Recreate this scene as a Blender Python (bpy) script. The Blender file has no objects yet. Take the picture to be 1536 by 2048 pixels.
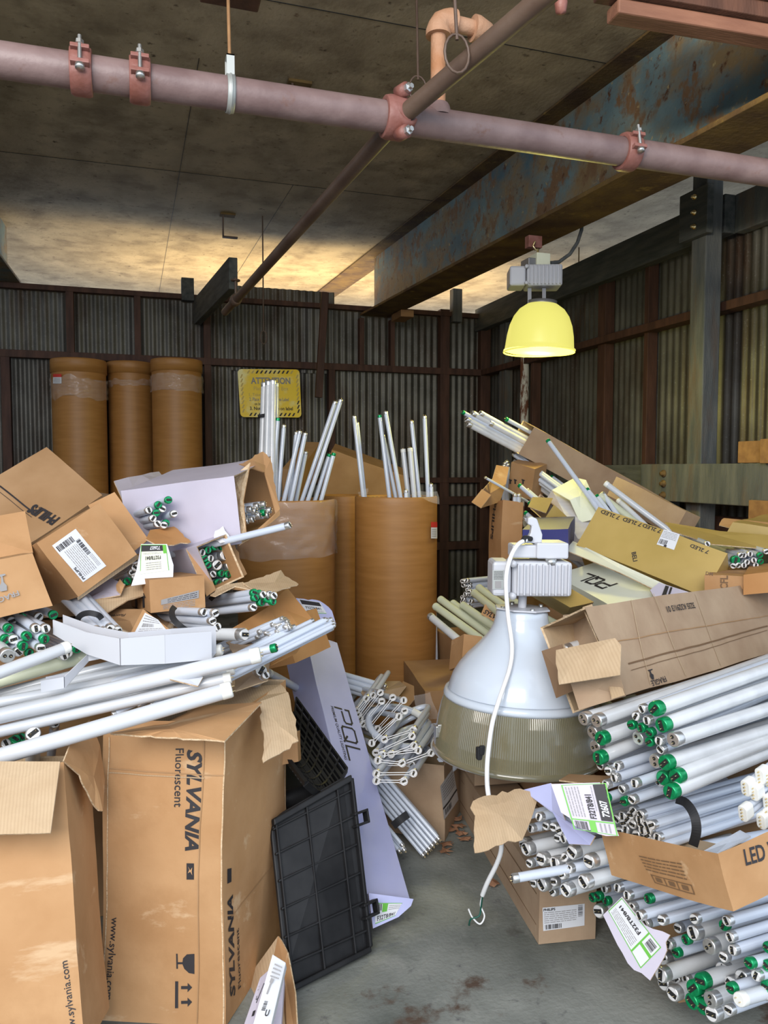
import bpy, math, random
import numpy as np
from mathutils import Vector, Matrix, Quaternion, noise
random.seed(7)
SC=bpy.context.scene; COL=SC.collection
# ---------------- camera, light, exposure ----------------
F=1538.; YAW=math.radians(17.9); PIT=math.radians(-3.3); CAM=Vector((0,0,1.5))
fw=Vector((math.sin(YAW)*math.cos(PIT),math.cos(YAW)*math.cos(PIT),math.sin(PIT)))
rt=Vector((math.cos(YAW),-math.sin(YAW),0)); upv=rt.cross(fw)
cd=bpy.data.cameras.new('camera'); cam=bpy.data.objects.new('camera',cd); COL.objects.link(cam)
cam.matrix_world=Matrix((( rt.x,upv.x,-fw.x,CAM.x),(rt.y,upv.y,-fw.y,CAM.y),(rt.z,upv.z,-fw.z,CAM.z),(0,0,0,1)))
cd.sensor_fit='HORIZONTAL'; cd.sensor_width=36; cd.lens=36*F/1536; cd.clip_start=.05
SC.camera=cam
SC.view_settings.view_transform='Standard'; SC.view_settings.look='None'
SC.view_settings.gamma=1; SC.view_settings.exposure=.18
w=bpy.data.worlds.new('world'); SC.world=w; w.use_nodes=True
nt=w.node_tree; bg=nt.nodes['Background']; bg.inputs[0].default_value=(.72,.84,1,1); bg.inputs[1].default_value=1.35
def area(name,loc,target,sx,sy,power,col):
    l=bpy.data.lights.new(name,'AREA'); l.shape='RECTANGLE'; l.size=sx; l.size_y=sy; l.energy=power; l.color=col
    o=bpy.data.objects.new(name,l); COL.objects.link(o); o.location=loc
    o.rotation_mode='QUATERNION'; o.rotation_quaternion=(Vector(target)-Vector(loc)).to_track_quat('-Z','Y'); return o
area('daylight_open_side',(-1.6,-1.6,3.3),(0.5,2.6,.7),3.4,2.4,235,(1,.95,.90))
area('sunlit_yard_glow',(2.3,9.2,2.3),(2.3,9.3,4),4.5,1.2,120,(1,.74,.36))
sl=bpy.data.lights.new('low_sun_patch','SPOT'); sl.energy=1500; sl.color=(1,.88,.68); sl.spot_size=math.radians(17); sl.spot_blend=.8; sl.shadow_soft_size=.25
so=bpy.data.objects.new('low_sun_patch',sl); COL.objects.link(so); so.location=(-1.6,-1.2,2.5); so.rotation_mode='QUATERNION'; so.rotation_quaternion=(Vector((2.45,2.35,3.2))-Vector((-1.6,-1.2,2.5))).to_track_quat('-Z','Y')

# ---------------- helpers ----------------
def V(*a): return Vector(a)
def ray(px,py): return fw+(px-768)/F*rt-(py-1024)/F*upv
def U(px,py,d): return CAM+ray(px,py)*d
def Zp(px,py,z): r=ray(px,py); return CAM+r*((z-1.5)/r.z)
def Xp(px,py,x): r=ray(px,py); return CAM+r*(x/r.x)
def Yp(px,py,y): r=ray(px,py); return CAM+r*(y/r.y)
def depth(p): return (Vector(p)-CAM).dot(fw)

def nd(m,t,**k):
    n=m.node_tree.nodes.new(t)
    for a,b in k.items(): setattr(n,a,b)
    return n
def mat(name,c1,c2=None,scale=6,rough=.6,metal=0,bump=0,bscale=60,detail=6,stretch=None,contrast=(.35,.65),spec=None,trans=0,coat=0,alpha=None):
    m=bpy.data.materials.new(name); m.use_nodes=True; T=m.node_tree; b=T.nodes['Principled BSDF']; L=T.links.new
    b.inputs['Roughness'].default_value=rough; b.inputs['Metallic'].default_value=metal
    if spec is not None: b.inputs['Specular IOR Level'].default_value=spec
    b.inputs['Transmission Weight'].default_value=trans; b.inputs['Coat Weight'].default_value=coat
    if alpha is not None: b.inputs['Alpha'].default_value=alpha
    b.inputs['Base Color'].default_value=(*c1,1)
    tc=nd(m,'ShaderNodeTexCoord'); mp=nd(m,'ShaderNodeMapping'); L(tc.outputs['Object'],mp.inputs[0])
    if stretch: mp.inputs['Scale'].default_value=stretch
    if c2:
        n=nd(m,'ShaderNodeTexNoise'); n.inputs['Scale'].default_value=scale; n.inputs['Detail'].default_value=detail
        L(mp.outputs[0],n.inputs['Vector'])
        r=nd(m,'ShaderNodeValToRGB'); r.color_ramp.elements[0].position=contrast[0]; r.color_ramp.elements[1].position=contrast[1]
        r.color_ramp.elements[0].color=(*c1,1); r.color_ramp.elements[1].color=(*c2,1)
        L(n.outputs['Fac'],r.inputs[0]); L(r.outputs[0],b.inputs['Base Color'])
    if bump:
        n2=nd(m,'ShaderNodeTexNoise'); n2.inputs['Scale'].default_value=bscale; n2.inputs['Detail'].default_value=4
        L(mp.outputs[0],n2.inputs['Vector']); bb=nd(m,'ShaderNodeBump'); bb.inputs['Strength'].default_value=bump; bb.inputs['Distance'].default_value=.01
        L(n2.outputs['Fac'],bb.inputs['Height']); L(bb.outputs[0],b.inputs['Normal'])
    return m
def mixin(m,col,scale,lo,hi,stretch=None,rough=None,seed=0):
    """overlay a further noise-masked colour"""
    T=m.node_tree; b=T.nodes['Principled BSDF']; L=T.links.new
    inp=b.inputs['Base Color']; tc=nd(m,'ShaderNodeTexCoord'); mp=nd(m,'ShaderNodeMapping'); L(tc.outputs['Object'],mp.inputs[0])
    mp.inputs['Location'].default_value=(seed,seed*.7,seed*.3)
    if stretch: mp.inputs['Scale'].default_value=stretch
    n=nd(m,'ShaderNodeTexNoise'); n.inputs['Scale'].default_value=scale; n.inputs['Detail'].default_value=8; n.inputs['Roughness'].default_value=.65; L(mp.outputs[0],n.inputs['Vector'])
    r=nd(m,'ShaderNodeMapRange'); r.inputs[1].default_value=lo; r.inputs[2].default_value=hi; L(n.outputs['Fac'],r.inputs[0])
    mx=nd(m,'ShaderNodeMix',data_type='RGBA'); L(r.outputs[0],mx.inputs[0])
    if inp.is_linked:
        s=inp.links[0].from_socket; L(s,mx.inputs[6])
    else: mx.inputs[6].default_value=inp.default_value
    mx.inputs[7].default_value=(*col,1); L(mx.outputs[2],inp)
    return m

M={}
M['card']=mat('cardboard',(.43,.235,.105),(.50,.29,.14),scale=5,rough=.75,bump=.12,bscale=30,spec=.25)
mixin(M['card'],(.36,.19,.08),1.6,.55,.75,seed=21); mixin(M['card'],(.56,.37,.21),2.2,.60,.68,seed=31,stretch=(.5,5,5))
M['card_pale']=mat('cardboard_pale',(.44,.31,.185),(.52,.385,.245),scale=7,rough=.8,bump=.2,bscale=40,spec=.2)
def flutes(m,col,scale):
    T=m.node_tree; b=T.nodes['Principled BSDF']; L=T.links.new; inp=b.inputs['Base Color']
    tc=nd(m,'ShaderNodeTexCoord'); wv=nd(m,'ShaderNodeTexWave'); wv.inputs['Scale'].default_value=scale; wv.inputs['Distortion'].default_value=1.5; wv.inputs['Detail'].default_value=2; L(tc.outputs['Object'],wv.inputs['Vector'])
    r=nd(m,'ShaderNodeMapRange'); r.inputs[1].default_value=.3; r.inputs[2].default_value=1; r.inputs[4].default_value=.3; L(wv.outputs['Fac'],r.inputs[0])
    mx=nd(m,'ShaderNodeMix',data_type='RGBA'); L(r.outputs[0],mx.inputs[0]); L(inp.links[0].from_socket,mx.inputs[6]); mx.inputs[7].default_value=(*col,1); L(mx.outputs[2],inp)
flutes(M['card_pale'],(.35,.235,.135),42)
M['card_brown']=mat('cardboard_brown',(.33,.19,.09),(.41,.25,.13),scale=5,rough=.8,bump=.1,bscale=30,spec=.2)
M['card_orange']=mat('cardboard_orange',(.42,.20,.07),(.50,.26,.10),scale=5,rough=.7,bump=.1,bscale=30,spec=.25)
M['card_grey']=mat('cardboard_greyed',(.35,.24,.155),(.43,.31,.205),scale=6,rough=.8,bump=.15,bscale=40,spec=.2)
M['card_lamp_yellow']=mat('cardboard_lamp_yellow',(.42,.29,.08),(.50,.35,.11),scale=4,rough=.4,bump=.05,bscale=30)  # yellow light of the hanging lamp put into the cardboard colour
M['torn']=mat('torn_cardboard_edge',(.55,.38,.22),(.68,.52,.34),scale=60,rough=.9,bump=.6,bscale=120)
M['whitebox']=mat('white_coated_cardboard',(.50,.465,.55),(.57,.53,.62),scale=4,rough=.5,bump=.08,bscale=14)
M['bluebox']=mat('lavender_coated_cardboard',(.43,.45,.70),(.49,.51,.77),scale=4,rough=.5,bump=.08,bscale=14)
M['whitecream']=mat('cream_coated_cardboard',(.72,.74,.62),(.80,.81,.70),scale=4,rough=.5,bump=.08,bscale=14)
M['navy']=mat('navy_cardboard',(.01,.012,.13),rough=.5)
M['paper']=mat('white_label_paper',(.68,.69,.72),rough=.6)
M['ink']=mat('black_ink',(.025,.022,.025),rough=.6)
M['inkgrey']=mat('faded_ink',(.30,.29,.29),rough=.6)
M['inkbrown']=mat('brown_print',(.17,.095,.045),rough=.7)
M['green']=mat('green_ink',(.13,.45,.05),rough=.5)
M['red']=mat('red_ink',(.6,.04,.03),rough=.5)
M['glass']=mat('phosphor_coated_glass',(.56,.61,.70),rough=.18,spec=.6,coat=.3)
M['glass_warm']=mat('aged_phosphor_glass',(.56,.57,.58),(.66,.67,.68),scale=9,rough=.2,coat=.3)
M['glass_white']=mat('white_plastic_tube',(.58,.60,.63),rough=.25,coat=.3)
M['glass_cream']=mat('cream_tube_glass',(.52,.54,.38),(.60,.62,.46),scale=5,rough=.3)
for k in ('glass','glass_warm'):
    mixin(M[k],(.42,.43,.45),3,.6,.8,seed=3)
M['cap']=mat('aluminium_end_cap',(.62,.61,.60),(.75,.74,.72),scale=80,rough=.3,metal=.85)
M['capgreen']=mat('green_end_cap',(.0,.23,.07),(.01,.33,.12),scale=60,rough=.25,metal=.45)
M['capwhite']=mat('white_end_cap',(.78,.78,.74),rough=.35)
M['capface']=mat('white_end_face',(.70,.69,.68),rough=.4)
M['black']=mat('black_fibre',(.012,.012,.012),rough=.6)
M['brass']=mat('brass_pin',(.75,.6,.32),rough=.3,metal=1)
M['strap']=mat('black_strap',(.014,.014,.016),rough=.7)
M['plastic_black']=mat('black_plastic',(.008,.008,.009),(.018,.018,.019),scale=10,rough=.5,bump=.06,bscale=40,spec=.3)
M['drum']=mat('kraft_fibre_drum',(.34,.155,.038),(.40,.19,.052),scale=4,rough=.5,bump=.06,bscale=50,stretch=(1,1,9))
M['drum_in']=mat('kraft_fibre_inner',(.30,.17,.07),rough=.8)
M['film']=mat('clear_stretch_film',(.9,.85,.82),rough=.08,alpha=.16,spec=1,coat=1,bump=1,bscale=16)
nf=M['film']; 
M['concrete']=mat('stained_concrete',(.095,.105,.092),(.25,.26,.235),scale=2.6,rough=.75,bump=.25,bscale=70,detail=10)
mixin(M['concrete'],(.31,.31,.28),5,.55,.78,seed=11); mixin(M['concrete'],(.045,.035,.028),2.6,.62,.72,seed=5); mixin(M['concrete'],(.10,.10,.10),24,.6,.75,seed=8)
mixin(M['concrete'],(.085,.055,.038),3.1,.60,.66,seed=27)
M['ceiling']=mat('weathered_plywood',(.34,.275,.185),(.52,.43,.30),scale=2.2,rough=.85,bump=.3,bscale=26,stretch=(1.6,1,1),detail=12)
mixin(M['ceiling'],(.15,.11,.07),3.2,.48,.8,seed=4); mixin(M['ceiling'],(.09,.06,.035),18,.6,.72,seed=14); mixin(M['ceiling'],(.10,.04,.015),5,.68,.74,seed=9); mixin(M['ceiling'],(.52,.45,.33),45,.62,.75,seed=2,stretch=(.4,1.5,1))
M['corr']=mat('galvanised_corrugated_steel',(.085,.082,.072),(.15,.145,.128),scale=3,rough=.5,metal=.5,detail=9,bump=.08,bscale=160)
mixin(M['corr'],(.06,.035,.022),2.2,.48,.70,seed=3,stretch=(1.5,1.5,.35)); mixin(M['corr'],(.24,.25,.25),70,.6,.72,seed=6)
M['steel']=mat('blue_painted_rusty_steel',(.075,.14,.18),(.17,.25,.26),scale=2.5,rough=.6,bump=.25,bscale=45,detail=10)
mixin(M['steel'],(.24,.17,.085),2.6,.45,.62,seed=7,stretch=(1,.9,1.3)); mixin(M['steel'],(.19,.11,.055),6,.52,.60,seed=17,stretch=(1,1,.8)); mixin(M['steel'],(.10,.04,.015),15,.58,.68,seed=2); mixin(M['steel'],(.42,.33,.16),22,.62,.70,seed=13)
M['rust']=mat('rusted_steel',(.075,.04,.02),(.17,.105,.03),scale=5,rough=.85,bump=.5,bscale=40,detail=10)
mixin(M['rust'],(.30,.20,.05),9,.6,.72,seed=3)
M['redwood']=mat('dark_red_wood',(.045,.018,.011),(.085,.036,.022),scale=3,rough=.7,bump=.2,bscale=20,stretch=(6,6,1))
M['eave']=mat('reddish_eave_wood',(.13,.055,.035),(.20,.095,.06),scale=3,rough=.7,bump=.2,bscale=20,stretch=(1,6,6))
M['greywood']=mat('weathered_grey_timber',(.042,.05,.05),(.095,.10,.095),scale=3,rough=.8,bump=.35,bscale=25,stretch=(7,1,7),detail=9)
mixin(M['greywood'],(.04,.035,.03),5,.6,.75,stretch=(4,.6,4),seed=4)
M['greypost']=mat('weathered_grey_post',(.075,.085,.09),(.135,.14,.135),scale=3,rough=.8,bump=.35,bscale=25,stretch=(7,7,1),detail=9)
mixin(M['greypost'],(.13,.075,.04),2,.5,.75,stretch=(3,3,.6),seed=4)
M['pipe']=mat('red_brown_painted_pipe',(.165,.105,.10),(.24,.165,.155),scale=9,rough=.45,bump=.12,bscale=60)
mixin(M['pipe'],(.17,.08,.055),14,.6,.75,seed=3)
M['pipe_dark']=mat('dark_bronze_pipe',(.085,.05,.035),(.13,.085,.06),scale=6,rough=.5,bump=.1,bscale=60)
M['pipe_rust']=mat('orange_rusty_pipe',(.42,.19,.085),(.50,.29,.18),scale=8,rough=.7,bump=.35,bscale=60)
M['clamp']=mat('red_primer_clamp',(.21,.075,.055),(.28,.12,.10),scale=20,rough=.5,bump=.2,bscale=60)
M['zinc']=mat('zinc_bolt',(.6,.6,.58),rough=.35,metal=.9)
M['hanger']=mat('galvanised_hanger',(.45,.47,.45),rough=.5,metal=.5)
M['enamel']=mat('white_enamel',(.56,.62,.70),(.62,.67,.74),scale=3,rough=.22,coat=.5)
M['castwhite']=mat('white_cast_housing',(.56,.57,.61),rough=.38)
M['cable']=mat('white_cable',(.85,.85,.85),rough=.4)
M['acrylic']=mat('prismatic_acrylic',(.27,.245,.15),rough=.2,trans=.45,spec=.8,coat=.6)
M['greymetal']=mat('grey_bracket',(.30,.30,.31),rough=.4,metal=.6)
M['leaf']=mat('dry_leaf',(.22,.10,.05),(.34,.18,.10),scale=30,rough=.8)
M['yellow']=mat('sun_faded_yellow_sign',(.95,.66,.01),rough=.35); mixin(M['yellow'],(.95,.88,.42),2.6,.47,.60,seed=6)
M['foam']=mat('pleated_white_packing',(.62,.58,.56),(.72,.69,.66),scale=5,rough=.8,stretch=(1,1,10))
M['cream']=mat('cream_paper',(.76,.78,.58),(.84,.85,.68),scale=5,rough=.7,bump=.3,bscale=12)
M['sunwood']=mat('sun_toned_orange_wood',(.24,.12,.05),(.34,.18,.07),scale=4,rough=.7,stretch=(1,5,5))  # orange wood with sunlight put into its colour
M['flaky']=mat('flaking_white_paint',(.62,.60,.55),rough=.7,bump=.4,bscale=20); mixin(M['flaky'],(.16,.06,.03),7,.48,.54,seed=1,stretch=(2,2,.5))
def emis(name,col,s,base=(.8,.8,.8)):
    m=mat(name,base,rough=.3); b=m.node_tree.nodes['Principled BSDF']; b.inputs['Emission Color'].default_value=(*col,1); b.inputs['Emission Strength'].default_value=s; return m
M['shade_lit']=emis('lit_yellow_prismatic_shade',(1,.93,.2),.62,(.35,.33,.1)); M['bulb']=emis('glowing_bulb',(1,1,.75),9)

class MB:
    def __init__(s): s.v=[]; s.f=[]; s.m=[]; s.sm=[]
    def add(s,vs,fs,mi=0,smooth=False):
        n=len(s.v); s.v+= [Vector(p) for p in vs]
        for f in fs: s.f.append([i+n for i in f]); s.m.append(mi); s.sm.append(smooth)
        return s
    def para(s,O,a,b,c,mi=0):
        O,a,b,c=map(Vector,(O,a,b,c))
        vs=[O,O+a,O+a+b,O+b,O+c,O+a+c,O+a+b+c,O+b+c]
        fs=[(0,3,2,1),(4,5,6,7),(0,1,5,4),(1,2,6,5),(2,3,7,6),(3,0,4,7)]
        if a.cross(b).dot(c)<0: fs=[f[::-1] for f in fs]
        return s.add(vs,fs,mi)
    def box(s,c,d,mi=0,bev=0):
        c=Vector(c); x,y,z=d
        return s.para(c-V(x/2,y/2,z/2),V(x,0,0),V(0,y,0),V(0,0,z),mi)
    def bar(s,p0,p1,w,h,mi=0,up=V(0,0,1)):
        p0,p1=Vector(p0),Vector(p1); d=p1-p0; x=d.cross(up)
        if x.length<1e-5: x=d.cross(V(1,0,0))
        x=x.normalized()*w; y=x.cross(d).normalized()*h
        return s.para(p0-x/2-y/2,d,x,y,mi)
    def tube(s,pts,r,n=10,mi=0,cap=True,closed=False):
        pts=[Vector(p) for p in pts]; rs=r if isinstance(r,(list,tuple)) else [r]*len(pts)
        N=len(pts); rings=[]; prev=None
        for i,p in enumerate(pts):
            if closed: t=pts[(i+1)%N]-pts[i-1]
            else: t=(pts[min(i+1,N-1)]-pts[max(i-1,0)])
            t=t.normalized() if t.length>1e-9 else V(0,0,1)
            if prev is None: x=t.orthogonal().normalized()
            else:
                x=prev-t*prev.dot(t); x=x.normalized() if x.length>1e-6 else t.orthogonal().normalized()
            prev=x; y=t.cross(x); rings.append([p+(x*math.cos(2*math.pi*k/n)+y*math.sin(2*math.pi*k/n))*rs[i] for k in range(n)])
        vs=[q for rg in rings for q in rg]; fs=[]
        for i in range(N if closed else N-1):
            j=(i+1)%N
            for k in range(n): k2=(k+1)%n; fs.append((i*n+k,i*n+k2,j*n+k2,j*n+k))
        s.add(vs,fs,mi,True)
        if cap and not closed: s.add(rings[0],[tuple(range(n))[::-1]],mi); s.add(rings[-1],[tuple(range(n))],mi)
        return s
    def lathe(s,prof,n=48,org=V(0,0,0),axis=V(0,0,1),mi=0,rib=0,smooth=True):
        axis=Vector(axis).normalized(); x=axis.orthogonal().normalized(); y=axis.cross(x); vs=[]; fs=[]
        for r,z in prof:
            for k in range(n):
                rr=r+(rib if k%2 else 0); a=2*math.pi*k/n
                vs.append(Vector(org)+axis*z+(x*math.cos(a)+y*math.sin(a))*rr)
        for i in range(len(prof)-1):
            for k in range(n): k2=(k+1)%n; fs.append((i*n+k,i*n+k2,(i+1)*n+k2,(i+1)*n+k))
        return s.add(vs,fs,mi,smooth)
    def disc(s,c,nrm,r,n=24,mi=0):
        nrm=Vector(nrm).normalized(); x=nrm.orthogonal().normalized(); y=nrm.cross(x)
        return s.add([Vector(c)+(x*math.cos(2*math.pi*k/n)+y*math.sin(2*math.pi*k/n))*r for k in range(n)],[tuple(range(n))],mi)
    def slab(s,pts,nrm,t,mi=0):
        pts=[Vector(p) for p in pts]; nrm=Vector(nrm).normalized()*t; n=len(pts)
        s.add(pts+[p+nrm for p in pts],[tuple(range(n))[::-1],tuple(range(n,2*n))]+[(i,(i+1)%n,n+(i+1)%n,n+i) for i in range(n)],mi); return s
def mesh_of(mb,name,mats,off=V(0,0,0)):
    me=bpy.data.meshes.new(name); off=Vector(off)
    me.from_pydata([tuple(p-off) for p in mb.v],[],mb.f)
    for m in mats: me.materials.append(M[m])
    me.polygons.foreach_set('material_index',mb.m); me.polygons.foreach_set('use_smooth',mb.sm)
    me.update(); return me
def thing(name,label,cat,loc=(0,0,0),group=None):
    o=bpy.data.objects.new(name,None); COL.objects.link(o); o.location=loc; o.empty_display_size=.05
    o['label']=label; o['category']=cat
    if group: o['group']=group
    return o
def wloc(p):
    l=Vector(p.location)
    while p.parent: p=p.parent; l+=Vector(p.location)
    return l
def part(name,mb,mats,parent,bev=0,label=None):
    if isinstance(mats,str): mats=[mats]
    o=bpy.data.objects.new(name,mesh_of(mb,name,mats,wloc(parent))); COL.objects.link(o); o.parent=parent
    if bev: b=o.modifiers.new('b','BEVEL'); b.width=bev; b.segments=2; b.limit_method='ANGLE'
    if label: o['label']=label
    return o
def single(name,mb,mats,label,cat,group=None,bev=0,loc=None):
    if isinstance(mats,str): mats=[mats]
    if loc is None:
        n=len(mb.v); loc=sum(mb.v,V(0,0,0))/n; loc.z=min(p.z for p in mb.v)
    o=bpy.data.objects.new(name,mesh_of(mb,name,mats,loc)); COL.objects.link(o); o.location=loc
    o['label']=label; o['category']=cat
    if group: o['group']=group
    if bev: b=o.modifiers.new('b','BEVEL'); b.width=bev; b.segments=2; b.limit_method='ANGLE'
    return o
def struct(name,mb,mats,bev=0,loc=None):
    if isinstance(mats,str): mats=[mats]
    loc=loc or V(0,0,0)
    o=bpy.data.objects.new(name,mesh_of(mb,name,mats,loc)); COL.objects.link(o); o.location=loc; o['kind']='structure'
    if bev: b=o.modifiers.new('b','BEVEL'); b.width=bev; b.segments=2; b.limit_method='ANGLE'
    return o
# ---- text ----
_tc={}
def text_mesh(s,bold=0,shear=0):
    k=(s,bold,shear)
    if k not in _tc:
        c=bpy.data.curves.new('t','FONT'); c.body=s; c.size=1; c.offset=bold; c.shear=shear; c.resolution_u=3
        o=bpy.data.objects.new('t',c); COL.objects.link(o); dg=bpy.context.evaluated_depsgraph_get(); dg.update()
        me=bpy.data.meshes.new_from_object(o.evaluated_get(dg)); vs=[v.co.copy() for v in me.vertices]; fs=[tuple(p.vertices) for p in me.polygons]
        bpy.data.objects.remove(o); bpy.data.meshes.remove(me)
        x0=min(v.x for v in vs); x1=max(v.x for v in vs)
        _tc[k]=([V((v.x-x0)/(x1-x0),v.y/(x1-x0),0) for v in vs],fs,max(v.y for v in vs)/(x1-x0))
    return _tc[k]
class Face:
    def __init__(s,p,n,warp=None):
        s.p=Vector(p); s.n=Vector(n).normalized()
        if s.n.dot(CAM-s.p)<0: s.n=-s.n
        s.warp=warp or (lambda q:q)
    def at(s,px,py):
        r=ray(px,py); return CAM+r*((s.p-CAM).dot(s.n)/r.dot(s.n))
def put_text(mb,face,string,p0,p1,hs=1.,bold=.01,shear=0,mi=0,off=.0016,height=None):
    A=face.at(*p0); B=face.at(*p1); d=B-A; w=d.length; d.normalize(); u=face.n.cross(d)
    vs,fs,h=text_mesh(string,bold,shear)
    if height: hs=height/(h*w)
    mb.add([face.warp(A+d*(v.x*w)+u*(v.y*w*hs))+face.n*off for v in vs],fs,mi)
def sticker(parent,face,quad,spec,base='paper',name='shipping_label',off=.0016,label=None):
    """quad px: bottom-left, bottom-right, top-right, top-left in reading orientation"""
    q=[face.at(*p) for p in quad]; mats=[base] if base else []; mb=MB()
    def B(u,v): return face.warp((q[0]*(1-u)+q[1]*u)*(1-v)+(q[3]*(1-u)+q[2]*u)*v)
    def mi(m):
        if m not in mats: mats.append(m)
        return mats.index(m)
    def rect(u0,v0,u1,v1,m,o):
        n=5; vs=[B(u0+(u1-u0)*i/n,v0+(v1-v0)*j/n)+face.n*o for j in range(n+1) for i in range(n+1)]
        mb.add(vs,[(j*(n+1)+i,j*(n+1)+i+1,(j+1)*(n+1)+i+1,(j+1)*(n+1)+i) for j in range(n) for i in range(n)],mi(m))
    if base: rect(0,0,1,1,base,off)
    k=off+.0007
    for e in spec:
        k+=.00002
        if e[0]=='r': rect(*e[1:5],e[5],k)
        elif e[0]=='t':
            _,st,u0,v0,u1,v1,m=e[:7]; vs,fs,h=text_mesh(st,e[7] if len(e)>7 else .01,e[8] if len(e)>8 else 0)
            mb.add([B(u0+(u1-u0)*v.x,v0+(v1-v0)*v.y/h)+face.n*(k+.0002) for v in vs],fs,mi(m))
        elif e[0]=='bar':   # barcode stripes
            _,u0,v0,u1,v1,m,vert=e; rnd=random.Random(int(u0*100)+3); x=0
            while x<1:
                wd=rnd.choice((.02,.04,.06)); x2=min(1,x+wd)
                if vert: rect(u0,v0+(v1-v0)*x,u1,v0+(v1-v0)*x2,m,k)
                else: rect(u0+(u1-u0)*x,v0,u0+(u1-u0)*x2,v1,m,k)
                x=x2+rnd.choice((.015,.03,.05))
        elif e[0]=='lines':  # rows of fine print, drawn as thin broken strokes
            _,u0,v0,u1,v1,n,m=e; rnd=random.Random(n)
            for i in range(n):
                v=v0+(v1-v0)*(i+.3)/n; x=u0
                while x<u1:
                    x2=min(u1,x+(u1-u0)*rnd.uniform(.05,.2)); rect(x,v,x2,v+(v1-v0)/n*.35,m,k); x=x2+(u1-u0)*.02
    return part(name,mb,mats,parent,label=label)
def fit_corner(P0,ds,w=.25):
    """P0: 4 pixel pts (corner + three neighbours), ds guess depths; make edges perpendicular"""
    R=[np.array(ray(*p)) for p in P0]; d0=ds[0]; x=np.array(ds[1:],float); g=x.copy(); O=R[0]*d0
    def res(x):
        E=[R[i+1]*x[i]-O for i in range(3)]; E=[e/np.linalg.norm(e) for e in E]
        return np.array([E[0]@E[1],E[1]@E[2],E[0]@E[2],*(w*(x-g))])
    for _ in range(60):
        r=res(x); J=np.array([(res(x+np.eye(3)[i]*1e-5)-r)/1e-5 for i in range(3)]).T
        x=x-np.linalg.solve(J.T@J+1e-6*np.eye(3),J.T@r)*.6
    return [d0]+list(x)
class Box: pass
def mkwarp(amp,seed,fr=3.2):
    s=V(seed*3.1,seed*1.7,seed*.9)
    def f(q): return q+noise.noise_vector(Vector(q)*fr+s)*amp+noise.noise_vector(Vector(q)*fr*4+s)*amp*.25
    return f
_seed=[0]
def carton(label,pts,ds=None,open_=(),mt='card',inner='card_pale',t=.005,amp=.006,fit=.25,name='cardboard_box',cat='cardboard box',vecs=None,group=None,sub=8):
    _seed[0]+=1; b=Box()
    if vecs: b.O,b.a,b.b,b.c=[Vector(v) for v in vecs]
    else:
        if fit: ds=fit_corner(pts,ds,fit)
        Q=[U(*p,d) for p,d in zip(pts,ds)]; b.O=Q[0]; b.a,b.b,b.c=[q-Q[0] for q in Q[1:]]
        print('CARTON %-46s dims %.2f %.2f %.2f d %s zmin %.2f'%(label[:46],b.a.length,b.b.length,b.c.length,[round(d,2) for d in ds],min((b.O+i*b.a+j*b.b+k*b.c).z for i in(0,1) for j in(0,1) for k in (0,1))))
    W=b.warp=mkwarp(amp,_seed[0]); ctr=b.O+(b.a+b.b+b.c)/2
    base=V(ctr.x,ctr.y,min((b.O+i*b.a+j*b.b+k*b.c).z for i in(0,1) for j in(0,1) for k in (0,1)))
    b.root=thing(name,label,cat,base,group); mb=MB(); ax={'a':(b.a,b.b,b.c),'b':(b.b,b.c,b.a),'c':(b.c,b.a,b.b)}; b.ax=ax
    for k,(n,u,v) in ax.items():
        for s in (0,1):
            if k+str(s) in open_: continue
            org=b.O+n*s; nn=u.cross(v).normalized(); nn=nn if nn.dot(n)>0 else -nn; inw=nn*(t if s==0 else -t)
            out=[];inn=[]
            for j in range(sub+1):
                for i in range(sub+1):
                    q=org+u*(i/sub)+v*(j/sub); out.append(W(q)); 
                    q2=org+u*min(max(i/sub,t/u.length),1-t/u.length)+v*min(max(j/sub,t/v.length),1-t/v.length)
                    inn.append(W(q2)+inw)
            n1=sub+1; fs=[(j*n1+i,j*n1+i+1,(j+1)*n1+i+1,(j+1)*n1+i) for j in range(sub) for i in range(sub)]
            flip=(u.cross(v).dot(n)<0)^(s==0)
            mb.add(out,[f[::-1] if flip else f for f in fs],0,True); mb.add(inn,[f if flip else f[::-1] for f in fs],1,True)
            # rim
            N=n1*n1; ed=[i for i in range(n1)]+[j*n1+sub for j in range(1,n1)]+[sub*n1+i for i in range(sub-1,-1,-1)]+[j*n1 for j in range(sub-1,0,-1)]
            vs=[out[i] for i in ed]+[inn[i] for i in ed]; L=len(ed)
            mb.add(vs,[(i,(i+1)%L,L+(i+1)%L,L+i) for i in range(L)],2)
    b.body=part('body',mb,[mt,inner,'torn'],b.root)
    def face(k):
        n,u,v=ax[k[0]]; return Face(b.O+n*int(k[1]),u.cross(v),W)
    b.face=face; return b
def jag(pts,idx,amp=.006,step=.018,rnd=None):
    """make polygon edges in idx ragged (in 3D)"""
    rnd=rnd or random; out=[]; n=len(pts)
    for i,p in enumerate(pts):
        q=pts[(i+1)%n]; out.append(p)
        if i in idx:
            L=(q-p).length; k=max(2,int(L/step)); cen=sum(pts,V(0,0,0))/n
            for j in range(1,k): 
                m=p.lerp(q,j/k); out.append(m+(cen-m).normalized()*rnd.uniform(-amp,amp))
    return out
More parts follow.
